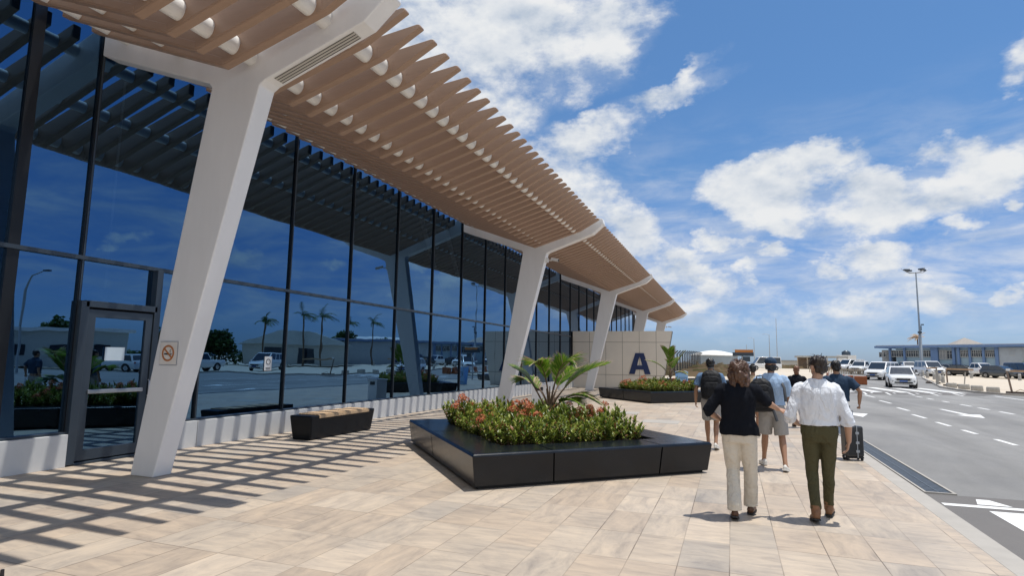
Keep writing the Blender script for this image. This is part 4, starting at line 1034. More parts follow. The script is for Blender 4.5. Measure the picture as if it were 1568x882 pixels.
c_olive = cloth('olive_cloth', (0.080, 0.073, 0.038), 0.85, 1.2); c_lblue = cloth('light_blue_cloth', (0.34, 0.47, 0.66), 0.85, 0.9, 0.06); c_grey = cloth('grey_shorts', (0.33, 0.32, 0.31), 0.85, 0.6); c_navy = cloth('navy_cloth', (0.022, 0.045, 0.085), 0.85, 0.8)
c_mblue = cloth('mid_blue_cloth', (0.12, 0.20, 0.33), 0.85, 0.8); c_tan = cloth('tan_cloth', (0.50, 0.38, 0.25), 0.85, 0.8)
m_boot = mat('tan_boot', (0.22, 0.105, 0.05), 0.55, var=0.2, vscale=14); m_brown = mat('brown_leather', (0.10, 0.045, 0.022), 0.45, var=0.2, vscale=14); m_sneak = mat('white_sneaker', (0.70, 0.69, 0.66), 0.55, var=0.05)
short_hair = dict(balls=[((0, -0.008, 0.045), (0.086, 0.098, 0.088)), ((0, -0.05, -0.01), (0.074, 0.05, 0.07))], amp=0.014, f=26)
walk_rz = R(-3)
# 1 woman in black shirt
S1 = shape(0.92, 1.05, 1.26, 1.40, 0.180, 0.150, 0.158, 0.19, 0.95)
J1 = dict(head=(0.02, 0.01, 1.585), neck=(0.0, 0.0, 1.455), chest=(0, 0.0, 1.28), pelvis=(0, 0, 0.92), sw=.19, shape=S1,
    shL=(-0.165, 0, 1.385), elL=(-0.315, -0.06, 1.13), wrL=(-0.19, 0.13, 1.02), hdL=(0.5, 0.7, -0.1), hnL=(0.3, -.3, -.8), curlL=0.9,
    shR=(0.165, 0, 1.385), elR=(0.285, 0.10, 1.255), wrR=(0.41, 0.27, 1.165), hdR=(0.9, 0.3, -0.25), hnR=(0, 0.4, -1), hsR=-1, curlR=0.5,
    hipL=(-0.085, 0, 0.90), knL=(-0.075, 0.06, 0.50), anL=(-0.055, -0.17, 0.105), toL=(-0.065, -0.02, 0.03), piL=-0.25,
    hipR=(0.085, 0, 0.90), knR=(0.11, 0.10, 0.48), anR=(0.095, 0.19, 0.09), toR=(0.11, 0.34, 0.03))
wavy = dict(balls=[((0, -0.01, 0.04), (0.098, 0.108, 0.092)), ((0, -0.05, -0.06), (0.105, 0.075, 0.11)), ((-0.035, -0.045, -0.13), (0.075, 0.06, 0.075)), ((0.045, -0.045, -0.12), (0.07, 0.06, 0.08)), ((0.085, 0.0, -0.03), (0.042, 0.06, 0.09)), ((-0.085, 0.0, -0.03), (0.042, 0.06, 0.09))], amp=0.030, f=17, zs=0.7, strands=70, sl=0.7)
person('woman in a black shirt and cream trousers with wavy brown hair, right hand reaching out', (0.055, 7.19, 0), walk_rz, J1, 1.69,
    dict(bot=0.87, sleeve=1.12, g=0.024, gs=0.022, collar=1, name='black_shirt', fold=0.012), dict(kind='long', z0=0.7, top=0.98, g=0.010, r=(0.106, 0.098, 0.077, 0.074, 0.078), hem=0.97), 'shoe', skin, wavy, c_black, c_cream, m_brown, m_hair_b, 0.007, seed=3)
# 2 man in white shirt
S2 = shape(0.95, 1.08, 1.30, 1.455, 0.182, 0.168, 0.182, 0.21, 1.0)
J2 = dict(head=(0.02, 0.02, 1.645), neck=(0.0, 0.0, 1.51), chest=(0.0, 0.0, 1.32), pelvis=(0, 0, 0.95), sw=.21, shape=S2,
    shL=(-0.18, 0, 1.405), elL=(-0.30, -0.06, 1.10), wrL=(-0.20, 0.16, 1.0), hdL=(0.35, 0.9, -0.05), hnL=(0.8, -.3, -.4), curlL=0.8,
    shR=(0.18, 0, 1.405), elR=(0.275, -0.04, 1.10), wrR=(0.285, 0.04, 0.85), hdR=(-0.15, 0.12, -1), hnR=(-1, 0.15, 0.1), curlR=0.45,
    hipL=(-0.088, 0, 0.93), knL=(-0.085, 0.06, 0.50), anL=(-0.075, -0.17, 0.115), toL=(-0.09, -0.02, 0.03), piL=-0.22,
    hipR=(0.088, 0, 0.93), knR=(0.075, 0.08, 0.50), anR=(0.075, 0.20, 0.105), toR=(0.10, 0.35, 0.03))
hair2 = dict(balls=short_hair['balls'] + [((0.01, 0.02, 0.095), (0.07, 0.08, 0.035))], amp=0.012, f=24, strands=26, sl=0.7)
person('man in a white rolled-sleeve shirt, olive trousers and brown boots', (0.885, 7.40, 0), walk_rz, J2, 1.75,
    dict(bot=0.95, sleeve=1.26, g=0.020, gs=0.015, collar=1, cuff=1, name='white_shirt', fold=0.014), dict(kind='long', z0=0.7, top=1.02, g=0.004, r=(0.098, 0.083, 0.064, 0.056, 0.054), hem=0.90), 'boot', skin, hair2, c_white, c_olive, m_boot, m_hair_d, 0.007, head_turn=R(28), seed=4)
# 3 man with cap and light blue shirt
S3 = shape(0.95, 1.08, 1.30, 1.46, 0.175, 0.160, 0.185, 0.21, 1.0)
def walkJ(S_, h=1.75, st=0.22, ph=1, arm=0.10, lift=0.0):
    k = h / 1.75
    j = dict(head=(0, 0.02, 1.645 * k), neck=(0, 0, 1.51 * k), chest=(0, 0, 1.32 * k), pelvis=(0, 0, 0.95 * k), sw=.2, shape=S_,
        shL=(-0.19 * k, 0, 1.425 * k), elL=(-0.25 * k, -0.02 - arm * ph * .5, 1.14 * k), wrL=(-0.265 * k, 0.07 - arm * ph * .6, 0.90 * k), shR=(0.19 * k, 0, 1.425 * k), elR=(0.25 * k, -0.02 + arm * ph * .5, 1.14 * k), wrR=(0.265 * k, 0.07 + arm * ph * .6, 0.90 * k),
        hipL=(-0.088 * k, 0, 0.93 * k), hipR=(0.088 * k, 0, 0.93 * k))
    a = (0.05 + st * .28 * ph, 0.05 - st * .28 * ph); f = (st * ph, -st * ph)
    for L, s_, i in (('L', -1, 0), ('R', 1, 1)):
        back = f[i] < 0
        j['kn' + L] = (s_ * 0.09 * k, a[i] + (0.03 if back else 0.02), 0.50 * k); j['an' + L] = (s_ * 0.085 * k, f[i], 0.09 + (0.035 if back else 0.0)); j['to' + L] = (s_ * 0.10 * k, f[i] + 0.14, 0.03); j['pi' + L] = -0.25 if back else 0.0
    return j
J3 = walkJ(S3, 1.75, 0.30, 1)
J3.update(anL=(-0.15, 0.28, 0.10), anR=(0.16, -0.26, 0.10), knL=(-0.12, 0.10, 0.51), knR=(0.13, -0.03, 0.50), toL=(-0.19, .42, .03), toR=(0.19, -.1, .03))
cap_hair = dict(balls=[((0, -0.03, -0.03), (0.085, 0.075, 0.07))], amp=0.012, f=26)
r3, b3 = person('man in a light blue shirt, dark cap and grey shorts, backpack on one shoulder', (0.60, 10.62, 0), walk_rz, J3, 1.75,
    dict(bot=0.93, sleeve=0.95, g=0.026, gs=0.028, name='light_blue_shirt', fold=0.012, sole=m_sneak), dict(kind='short', z0=0.7, top=1.02, g=0.012, r=(0.115, 0.112, 0.108), hem=0.92), 'shoe', skin_t, cap_hair, c_lblue, c_grey, m_sneak, m_hair_k, 0.011, seed=6)
cap = MB().ball((0, -0.005, 0.055), (0.094, 0.106, 0.080), 12); cap.box((0, 0.12, 0.045), (0.13, 0.09, 0.012))
cap.v = [(x, y, max(z, 0.03)) for x, y, z in cap.v]
co = cap.build('cap', c_navy, r3); co.location = V3(J3['head'])
# 4 left man with backpack
J4 = walkJ(shape(0.94, 1.07, 1.29, 1.445, 0.168, 0.152, 0.175, 0.2), 1.735, 0.22, 1)
J4.update(wrL=(-0.29, 0.02, 0.90), elL=(-0.275, -0.05, 1.14))
r4, b4 = person('man at the left in a blue t-shirt and grey shorts carrying a large black backpack', (-0.40, 12.5, 0), R(-2), J4, 1.735,
    dict(bot=0.93, sleeve=0.75, g=0.02, gs=0.022, name='blue_shirt', sole=m_sneak), dict(kind='short', z0=0.7, top=1.0, g=0.01, r=(0.108, 0.104, 0.10), hem=0.86), 'shoe', skin_t, short_hair, c_mblue, c_grey, m_sneak, m_hair_k, 0.011, head_turn=R(10), seed=8)
# 5 distant person in tan top, hair in a bun
J5 = walkJ(shape(0.86, 0.99, 1.19, 1.33, 0.16, 0.135, 0.15, 0.18), 1.62, 0.16, -1)
bun = dict(balls=short_hair['balls'] + [((0, -0.03, 0.125), (0.045, 0.045, 0.04))], amp=0.012, f=26)
person('person with a dark hair bun, tan top and shorts, beyond the woman in black', (0.46, 14.95, 0), R(0), J5, 1.60,
    dict(bot=0.84, sleeve=0.7, g=0.016, name='tan_top'), dict(kind='short', z0=0.6, top=0.92, g=0.01, r=(0.10, 0.10, 0.095), hem=0.7), 'shoe', skin_t, bun, c_tan, c_black, m_brown, m_hair_k, 0.013, seed=9)
# 6 far person in black with reddish hair
J6 = walkJ(shape(0.86, 0.99, 1.19, 1.33, 0.155, 0.135, 0.15, 0.18), 1.6, 0.16, 1)
long_h = dict(balls=short_hair['balls'] + [((0, -0.055, -0.08), (0.075, 0.05, 0.09))], amp=0.015, f=20)
person('person with reddish hair and a dark top, farthest ahead between the two men', (1.62, 17.6, 0), R(0), J6, 1.58,
    dict(bot=0.84, sleeve=0.7, g=0.016, name='dark_top'), dict(kind='long', z0=0.6, top=0.92, g=0.01, r=(0.10, 0.09, 0.07, 0.06, 0.055)), 'shoe', skin, long_h, c_black, c_black, m_brown, m_hair_r, 0.013, seed=10)
# 7 man in navy polo with suitcase
J7 = walkJ(shape(0.95, 1.08, 1.30, 1.44, 0.18, 0.165, 0.185, 0.21), 1.73, 0.20, 1)
J7.update(elR=(0.36, -0.04, 1.20), wrR=(0.34, -0.02, 0.98), hdR=(0.05, -0.1, -1), curlR=1.6)
person('man in a navy polo shirt walking behind the white-shirted man and pulling a suitcase', (1.80, 12.35, 0), R(-3), J7, 1.72,
    dict(bot=0.93, sleeve=0.75, g=0.022, gs=0.024, collar=1, name='navy_polo', sole=m_sneak), dict(kind='short', z0=0.7, top=1.0, g=0.01, r=(0.108, 0.104, 0.10), hem=0.86), 'shoe', skin_t, short_hair, c_navy, c_grey, m_sneak, m_hair_k, 0.011, seed=12)

# backpacks
m_pack = cloth('backpack_nylon', (0.014, 0.015, 0.018), 0.6, 0.6); m_pack2 = mat('pack_trim', (0.05, 0.055, 0.065), 0.5)
def backpack(label, loc, rz, w, d, h, tiltx=0.0, tilty=0.0, strap_to=()):
    r = thing('backpack', label, 'backpack', loc, rz, None); r.rotation_euler = (tiltx, tilty, rz)
    m = MB(); m.rings([(0, 0, -h * .5, w * .30, d * .30), (0, 0, -h * .47, w * .46, d * .46), (0, 0, -h * .2, w * .52, d * .54), (0, 0, h * .15, w * .5, d * .5), (0, .01, h * .38, w * .42, d * .40), (0, .02, h * .5, w * .22, d * .22)], 24, 3.0)
    m.remeshed('pack_body', m_pack, r, 0.010, 3, fold_disp(0.006, 10, w * 10))
    q = MB().rings([(0, -d * .42, -h * .40, w * .34, d * .22), (0, -d * .45, -h * .1, w * .38, d * .26), (0, -d * .42, h * .08, w * .33, d * .18)], 20, 3.0); q.remeshed('front_pocket', m_pack, r, 0.010, 2)
    MB().tube([(-w * .42, -d * .30, h * .18), (-w * .25, -d * .52, h * .27), (w * .25, -d * .52, h * .27), (w * .42, -d * .30, h * .18)], 0.005, 6).build('zip', m_pack2, r)
    MB().tube([(-0.05, 0, h * .48), (-0.04, 0, h * .58), (0.04, 0, h * .58), (0.05, 0, h * .48)], 0.011, 8).build('grab_handle', m_pack2, r)
    for pts in strap_to: 
        MB().tube(pts, [0.022] * len(pts), 8, sq=0.3).build('strap', m_pack2, r)
    return r
backpack('large black backpack worn by the man in the blue t-shirt', (-0.38, 12.30, 1.24), R(-2), 0.40, 0.24, 0.57, R(-4), 0,
    [[(-0.12, 0.08, 0.2), (-0.125, 0.20, 0.25), (-0.12, 0.34, 0.16), (-0.14, .36, 0.0), (-.15, .2, -.16)], [(0.12, 0.08, 0.2), (0.125, 0.20, 0.25), (0.12, 0.34, 0.16), (0.14, .36, 0.0), (.15, .2, -.16)]])
backpack('black backpack slung on the left shoulder of the man in light blue', (0.44, 10.43, 1.17), R(-8), 0.36, 0.21, 0.53, R(-6), R(-5),
    [[(-0.02, 0.05, 0.22), (-0.01, 0.15, 0.32), (0.02, 0.30, 0.26), (0.02, .36, 0.08)], [(0.14, -0.03, -0.2), (0.19, -0.07, -0.42)], [(0.28, 0.18, .26), (0.34, 0.04, .1), (0.34, 0.05, -.12)]])
sc = thing('suitcase', 'black hard suitcase with silver clasps standing by the man in navy', 'suitcase', (1.97, 12.16, 0), R(20)); sc.scale = (0.88, 0.88, 0.92)
MB().box((0, 0, 0.36), (0.36, 0.22, 0.58)).build('shell', mat('suitcase_black', (0.012, 0.013, 0.016), 0.3, coat=0.3), sc, bevel=0.04, seg=3)
mb = MB(); mb.box((0.04, 0, 0.36), (0.016, 0.232, 0.60)); mb.build('silver_frame', steel, sc, bevel=0.003)
for z in (0.18, 0.34, 0.52): MB().box((0.04, -0.118, z), (0.07, 0.016, 0.045)).build('clasp', steel, sc, bevel=0.004)
for x in (-0.14, 0.14):
    for y in (-0.07, 0.07): MB().tube([(x - 0.015, y, 0.03), (x + 0.015, y, 0.03)], 0.028, 12).build('wheel', rubber, sc)
mb = MB(); mb.box((0, 0, 0.06), (0.33, 0.2, 0.03)); mb.build('base', rubber, sc)
MB().tube([(-0.07, 0.06, 0.64), (-0.07, 0.06, 0.93), (0.07, 0.06, 0.93), (0.07, 0.06, 0.64)], 0.009, 8).build('pull_handle', steel, sc)
for o_ in list(COL.objects):
    pass
m_bush = leaf_mat('dry_bush', [(0, (.16, .115, .07)), (.5, (.30, .23, .15)), (1, (.15, .15, .07))], .8)
m_tree = leaf_mat('tree_leaf', [(0, (.02, .045, .012)), (.5, (.04, .085, .02)), (1, (.07, .12, .03))], .6)
# drop unused shrub prototypes
for key, r in PR.items():
    if key not in used:
        for ch in list(r.children): bpy.data.objects.remove(ch)
        bpy.data.objects.remove(r)
# ------------------------------------------------------------------ vehicles
def carpaint(name, col): return mat(name, col, 0.25, 0.0, var=0.02, coat=0.6, spec=0.5)
p_white = carpaint('paint_white', (0.74, 0.75, 0.76)); p_silver = mat('paint_silver', (0.42, 0.43, 0.44), 0.3, 0.6, var=0.03); p_grey = mat('paint_grey', (0.075, 0.085, 0.095), 0.25, 0.3, coat=0.5)
p_black = carpaint('paint_black', (0.012, 0.012, 0.014)); p_blue = mat('paint_dark_blue', (0.02, 0.05, 0.12), 0.25, 0.3, coat=0.5)
m_cg = mat('car_glass', (0.012, 0.02, 0.03), 0.06, var=0.1, spec=0.8, coat=0.5); m_chr = mat('chrome', (0.5, 0.5, 0.5), 0.2, 0.9); m_hl = mat('headlamp', (0.20, 0.22, 0.25), 0.12, 0.3, coat=0.6); m_plate = mat('plate_blue', (0.08, 0.16, 0.42), 0.4); m_tyre = mat('tyre', (0.015, 0.015, 0.015), 0.8)
KINDS = {
 # L, W, stations (y, z0, z1(belt/hood)), cabin: belt corners y, roof corners y, roof z, belt z, roof half width factor, wheels y, r
 'suv':    dict(L=4.35, W=1.80, st=[(-2.17, .42, .80, .86), (-2.10, .30, 1.0, .95), (-1.5, .24, 1.03, 1), (0.6, .24, 1.02, 1), (1.05, .24, 1.0, .99), (1.85, .25, .90, .96), (2.10, .30, .80, .90), (2.18, .38, .66, .82)], cab=(-2.02, -1.75, 0.30, 1.08), rz=1.62, bz=1.0, rw=.74, wh=(-1.33, 1.35), r=.345, nwin=3),
 'sedan':  dict(L=4.5, W=1.76, st=[(-2.25, .42, .85, .85), (-2.15, .30, .98, .93), (-1.3, .24, .98, 1), (0.6, .24, .95, 1), (1.1, .24, .92, .99), (1.95, .25, .80, .95), (2.18, .30, .70, .88), (2.25, .38, .6, .8)], cab=(-1.85, -1.15, 0.30, 1.10), rz=1.46, bz=.94, rw=.72, wh=(-1.35, 1.4), r=.32, nwin=2),
 'hatch':  dict(L=4.1, W=1.74, st=[(-2.05, .42, .85, .86), (-1.98, .30, 1.0, .95), (-1.3, .24, 1.0, 1), (0.6, .24, .98, 1), (1.1, .24, .96, .99), (1.75, .25, .84, .95), (1.98, .30, .72, .88), (2.05, .38, .6, .8)], cab=(-1.98, -1.65, 0.30, 1.25), rz=1.55, bz=.97, rw=.74, wh=(-1.25, 1.28), r=.32, nwin=3),
 'van':    dict(L=5.1, W=1.92, st=[(-2.55, .42, 1.0, .93), (-2.50, .30, 1.08, .98), (-1.5, .25, 1.12, 1), (1.1, .25, 1.12, 1), (1.5, .25, 1.08, .99), (2.2, .26, .98, .96), (2.48, .30, .85, .90), (2.55, .38, .7, .82)], cab=(-2.50, -2.35, 0.75, 1.62), rz=1.93, bz=1.10, rw=.80, wh=(-1.6, 1.6), r=.35, nwin=3),
 'bus':    dict(L=5.6, W=2.0, st=[(-2.8, .42, 1.1, .95), (-2.75, .30, 1.18, .98), (-1.5, .28, 1.2, 1), (1.5, .28, 1.2, 1), (1.9, .28, 1.15, .99), (2.45, .28, 1.02, .96), (2.72, .32, .88, .90), (2.8, .4, .72, .84)], cab=(-2.76, -2.68, 1.15, 2.05), rz=2.45, bz=1.18, rw=.84, wh=(-1.75, 1.85), r=.36, nwin=3),
 'pickup': dict(L=5.2, W=1.82, st=[(-2.6, .5, 1.02, .94), (-2.55, .42, 1.08, .98), (-1.0, .34, 1.08, 1), (0.9, .34, 1.10, 1), (1.2, .34, 1.10, .99), (2.15, .36, 1.02, .96), (2.48, .40, .92, .90), (2.58, .48, .78, .84)], cab=(-0.95, -0.70, 0.55, 1.35), rz=1.78, bz=1.08, rw=.74, wh=(-1.65, 1.55), r=.38, nwin=2, bed=True),
}
def vehicle(kind, name, label, cat, loc, rz, paint, group='cars and vans on the road and in the parking area'):
    K = KINDS[kind]; hw = K['W'] / 2; root = thing(name, label, cat, loc, rz, group)
    mb = MB(); n = 14; vs = []
    for (y, z0, z1, f) in K['st']:
        w = hw * f; zc = (z0 + z1) / 2
        ring = [(-w * .86, z0), (-w * .97, z0 + .10), (-w, z0 + (z1 - z0) * .35), (-w, z0 + (z1 - z0) * .62), (-w * .965, z1 - .07), (-w * .90, z1), (-w * .4, z1 + .025)]
        ring = ring + [(-a, b_) for a, b_ in ring[::-1]]
        vs += [(a, y, b_) for a, b_ in ring]
    m = len(K['st'])
    fs = [(i * n + k, i * n + (k + 1) % n, (i + 1) * n + (k + 1) % n, (i + 1) * n + k) for i in range(m - 1) for k in range(n)] + [list(range(n))[::-1], list(range((m - 1) * n, m * n))]
    mb.add(vs, fs, True)
    rb, rt_, ft, fb = K['cab']; bz, rz_ = K['bz'], K['rz']; bw = hw * .93; rw = hw * K['rw']
    # cabin shell
    prof = [(rb, bz - .05), (rt_, rz_ - .05), (rt_ + .18, rz_), (ft - .25, rz_), (ft, rz_ - .05), (fb, bz - .05)]
    cv = []
    def wz(z): return bw + (rw - bw) * max(0, min(1, (z - bz) / (rz_ - bz)))
    for s_ in (-1, 1): cv += [(s_ * wz(z), y, z) for y, z in prof]
    # inner roof ridge for a slightly domed roof
    cf = [(0, 1, 2, 3, 4, 5), (6, 11, 10, 9, 8, 7)] + [(i, i + 6, i + 7, i + 1) for i in range(5)]
    mb.add(cv, cf)
    if K.get('bed'):
        mb.box((0, (K['st'][0][0] + rb) / 2 + .02, bz + .02), (K['W'] * .9, rb - K['st'][0][0] - .1, .04))
    body = mb.build('body', paint, root, bevel=0.035, seg=2)
    for p in body.data.polygons: p.use_smooth = True
    # windows
    def quad(nm, q, off=(0, 0, 0), par=root):
        return MB().add([tuple(Vector(p) + Vector(off)) for p in q], [(0, 1, 2, 3)]).build(nm, m_cg, par)
    def L2(a, b_, t): return (a[0] + (b_[0] - a[0]) * t, a[1] + (b_[1] - a[1]) * t, a[2] + (b_[2] - a[2]) * t)
    fbl, fbr, ftl, ftr = (-wz(bz) * .93, fb - .01, bz + .03), (wz(bz) * .93, fb - .01, bz + .03), (-wz(rz_ - .1) * .92, ft + .03, rz_ - .10), (wz(rz_ - .1) * .92, ft + .03, rz_ - .10)
    # keep the windscreen plane on the shell plane
    dy = (ft - fb) / (rz_ - bz)
    def ws(x, z): return (x, fb + (z - bz + .05) * (ft - fb) / (rz_ - bz) + .012, z + .008)
    quad('windscreen', [ws(-wz(bz + .04) * .92, bz + .02), ws(wz(bz + .04) * .92, bz + .02), ws(wz(rz_) * .93, rz_ - .10), ws(-wz(rz_) * .93, rz_ - .10)])
    def rw_(x, z): return (x, rb + (z - bz + .05) * (rt_ - rb) / (rz_ - bz) - .012, z + .004)
    quad('rear_window', [rw_(wz(bz + .1) * .88, bz + .10), rw_(-wz(bz + .1) * .88, bz + .10), rw_(-wz(rz_) * .88, rz_ - .12), rw_(wz(rz_) * .88, rz_ - .12)])
    z0, z1 = bz + .03, rz_ - .11
    def yr(z): return rb + (z - bz + .05) * (rt_ - rb) / (rz_ - bz) + .10
    def yf(z): return fb + (z - bz + .05) * (ft - fb) / (rz_ - bz) - .14
    for s_ in (-1, 1):
        nw = K['nwin']
        for i in range(nw):
            a, c = i / nw + (.02 if i else 0), (i + 1) / nw - (.02 if i < nw - 1 else 0)
            def P(t, z): return (s_ * (wz(z) + .010), yr(z) + (yf(z) - yr(z)) * t, z)
            quad('side_window', [P(a, z0), P(c, z0), P(c, z1), P(a, z1)])
    # wheels with dark arches
    for y in K['wh']:
        for s_ in (-1, 1):
            r = K['r']; x = s_ * (hw - .10)
            MB().tube([(s_ * (hw - .22), y, r + .02), (s_ * (hw + .003), y, r + .02)], r * 1.16, 20).build('wheel_arch', rubber, root)
            w = MB().tube([(-.11, 0, 0), (.11, 0, 0)], r, 20).build('wheel', m_tyre, root, (x, y, r)); 
            MB().tube([(s_ * .105, 0, 0), (s_ * .118, 0, 0)], r * .64, 14).build('rim', m_chr, w)
    # front end
    fy, fz0, fz1, ff = K['st'][-1]; fw = hw * ff
    MB().box((0, fy + .01, fz1 - .02), (fw * 1.2, .09, .17)).build('grille', black_pl, root, bevel=.02)
    MB().box((0, fy + .035, fz1 + .035), (fw * 1.25, .02, .018)).build('grille_trim', m_chr, root)
    MB().box((0, fy - .01, fz0 + .03), (fw * 1.55, .08, .11)).build('lower_intake', black_pl, root, bevel=.02)
    MB().box((0, fy + .045, fz0 + .15), (.50, .02, .11)).build('number_plate', m_plate, root)
    st2 = K['st'][-2]
    for s_ in (-1, 1):
        h = MB(); a = (s_ * fw * .66, fy + .02, fz1 + .0); c = (s_ * hw * st2[3] * .985, st2[0] - .12, st2[2] - .08)
        h.add([(a[0], a[1], a[2] - .05), (a[0], a[1], a[2] + .05), (c[0], c[1], c[2] + .05), (c[0], c[1], c[2] - .06), (a[0], a[1] - .1, a[2] - .05), (a[0], a[1] - .1, a[2] + .05), (c[0] - s_ * .1, c[1] - .1, c[2] + .05), (c[0] - s_ * .1, c[1] - .1, c[2] - .06)],
              [(0, 1, 2, 3), (4, 5, 6, 7), (0, 1, 5, 4), (1, 2, 6, 5), (2, 3, 7, 6), (3, 0, 4, 7)])
        h.build('headlight', m_hl, root)
        MB().tube([(s_ * fw * .92, fy - .06, fz0 + .13), (s_ * fw * .92, fy + .0, fz0 + .13)], .055, 12).build('fog_lamp', black_pl, root)
        MB().box((s_ * (hw + .11), fb - .35, bz + .08), (.20, .10, .14)).build('mirror', paint, root, bevel=.03)
        MB().box((s_ * hw * .8, K['st'][0][0] + .03, K['st'][1][2] - .10), (.2, .06, .16)).build('tail_light', mat('tail_red', (0.35, 0.02, 0.02), 0.3), root)
    return root
def face(x, y, extra=0):
    """heading so that the front looks at the camera, plus an offset"""
    return math.atan2(-( -x), -(y)) + PI * 0 + extra
def hd(dx, dy): return math.atan2(-dx, dy)
V = []
def put(kind, name, label, cat, x, y, h, paint, dz=0): 
    v = vehicle(kind, name, label, cat, (x, y, ROADZ + 0.006 + gz(x, y) + dz), h, paint); V.append(v); return v
to = lambda x, y, a=0: hd(-x, -y) + R(a)
put('suv', 'car', 'white compact suv driving towards the crossing with its blue front plate showing', 'car', 12.25, 53.9, to(12.25, 53.9, 5), p_white)
put('van', 'van', 'tall white people carrier just behind the approaching white suv', 'van', 15.2, 74.2, to(15.2, 74.2, -20), p_white)
put('pickup', 'pickup', 'white pickup seen front-on left of the people carrier', 'pickup', 16.6, 93.0, to(16.6, 93, -16), p_white)
put('van', 'van', 'small white van parked in the far row, left of the white pickup', 'van', 17.9, 108.8, to(18.7, 109, -38), p_white)
put('sedan', 'car', 'silver car at the left end of the far parked row beside the low shelter', 'car', 16.6, 114.0, to(17, 114, -80), p_silver)
put('van', 'van', 'white van parked facing right, in front of the left half of the blue building', 'van', 24.4, 92.6, to(24.4, 92.6, 22) , p_white, .02)
put('sedan', 'car', 'silver parked car half hidden behind the leaning barricade', 'car', 30.2, 105.4, to(30, 105, 60), p_silver, .02)
put('sedan', 'car', 'black low car parked in front of the silver one', 'car', 29.4, 97.0, to(29, 97, 70), p_black, .02)
put('sedan', 'car', 'white car partly hidden, left of the white double-cab pickup', 'car', 34.6, 111.5, to(34, 111, 8), p_white, .1)
put('pickup', 'pickup', 'white double-cab pickup parked facing right beside the dark grey car', 'pickup', 30.8, 95.2, to(30.8, 95, 38), p_white, .02)
put('hatch', 'car', 'dark grey hatchback parked between the white pickup and the dark blue car', 'car', 31.3, 90.4, to(31, 90, 55), p_grey, .02)
put('van', 'van', 'dark blue people carrier parked farthest right', 'van', 34.2, 91.6, to(34, 91.6, 38), p_blue, .02)
put('suv', 'car', 'white car peeping out between the approaching suv and the parked van', 'car', 25.6, 107.5, to(25.6, 107, 14), p_white, .1)
put('hatch', 'car', 'blue car whose roof shows behind the approaching suv', 'car', 24.6, 112, to(24, 112, 70), p_blue, .05)
put('bus', 'van', 'white minibus side-on beyond the man in the dark cap', 'van', 5.0, 104.0, hd(-1, -0.25), p_white); V[-1].scale = (0.85,) * 3
# outside the frame, seen mirrored in the glass front
put('van', 'van', 'white van reflected in the glass front', 'van', 30.0, 53.0, hd(-.3, -1), p_white)
put('pickup', 'pickup', 'white pickup reflected in the glass front near the second column', 'pickup', 31.5, 45.0, hd(.1, -1), p_white)
put('suv', 'car', 'white car reflected in the glass front by the small house', 'car', 36.0, 40.0, hd(.9, -.3), p_white)
put('hatch', 'car', 'silver car reflected in the left part of the glass', 'car', 34.0, 22.0, hd(0, -1), p_silver)

# ------------------------------------------------------------------ blue building at the right
B0 = Vector((22.91, 113.42)); bu = Vector((0.713, -0.701)); bn_ = Vector((0.701, 0.713))
bb = thing('blue_building', 'long single-storey pale blue building with darker blue piers and rows of windows', 'building', (B0.x, B0.y, 0), math.atan2(bu.y, bu.x))
# local frame: +x along the facade to the right, +y away from the viewer (left-hand normal)
m_bw = mat('blue_wall', (0.33, 0.45, 0.53), 0.8, var=0.05, vscale=.6); m_bp = mat('blue_pier', (0.15, 0.24, 0.42), 0.8); m_be = mat('beige_render', (0.50, 0.49, 0.46), 0.8, var=.06); m_wg = mat('window_dark', (0.02, 0.025, 0.035), 0.15, coat=.4); m_frame = mat('window_frame', (0.5, 0.5, 0.48), .5)
LB = 38.0; zt = 4.45
MB().box((LB / 2 + 1.4, 5.0, zt / 2 + .1), (LB - 2.8, 9.9, zt)).build('wall', m_bw, bb)
MB().box((0.7, 5.4, 2.1), (1.5, 9.0, 4.1)).build('end_wall', m_be, bb)
MB().box((LB * .5 + 8.5, -0.06, 2.25), (LB - 16.9, .12, 4.2)).build('pale_wall', mat('pale_blue_grey', (0.42, 0.46, 0.50), 0.8), bb)
MB().box((LB / 2 + .1, 4.6, zt + .13), (LB + .4, 11.0, .32)).build('roof_edge', m_bp, bb)
MB().box((LB / 2 - .2, 4.6, zt + .36), (LB - .4, 10.6, .12)).build('roof', mat('roof_pale', (.5, .5, .5), .8), bb)
for x, w in [(2.0, .32), (4.29, .28), (8.75, 1.0), (11.4, .34), (12.05, .34), (13.54, .28), (15.28, .3), (16.9, .42)]:
    MB().box((x, -.12, zt / 2), (w, .34, zt)).build('pier', m_bp, bb)
def win(x0, x1, z0, z1, nm=4, dark=m_wg):
    w = MB().box(((x0 + x1) / 2, -.03, (z0 + z1) / 2), (x1 - x0, .1, z1 - z0)).build('window', dark, bb)
    f = MB()
    for i in range(nm + 1): f.box((x0 + (x1 - x0) * i / nm, -.09, (z0 + z1) / 2), (.05, .06, z1 - z0))
    f.box(((x0 + x1) / 2, -.09, z1 + .03), (x1 - x0 + .1, .08, .07)); f.box(((x0 + x1) / 2, -.09, z0 - .03), (x1 - x0 + .1, .1, .07))
    f.box(((x0 + x1) / 2, -.085, z0 + (z1 - z0) * .66), (x1 - x0, .05, .04)); f.build('frame', m_frame, w)
for a, c in [(2.2, 4.1), (4.5, 6.3), (6.5, 8.2), (12.3, 13.35), (13.72, 15.1), (15.46, 16.65)]: win(a, c, 3.05, 3.95, 5)
win(9.4, 10.3, 2.7, 4.0, 2, mat('grey_shutter', (.25, .26, .27), .7)); win(10.42, 11.2, 2.75, 3.95, 2)
for x in (18.4, 19.9, 22, 24.5, 27): win(x, x + .55, 3.3, 4.1, 2)
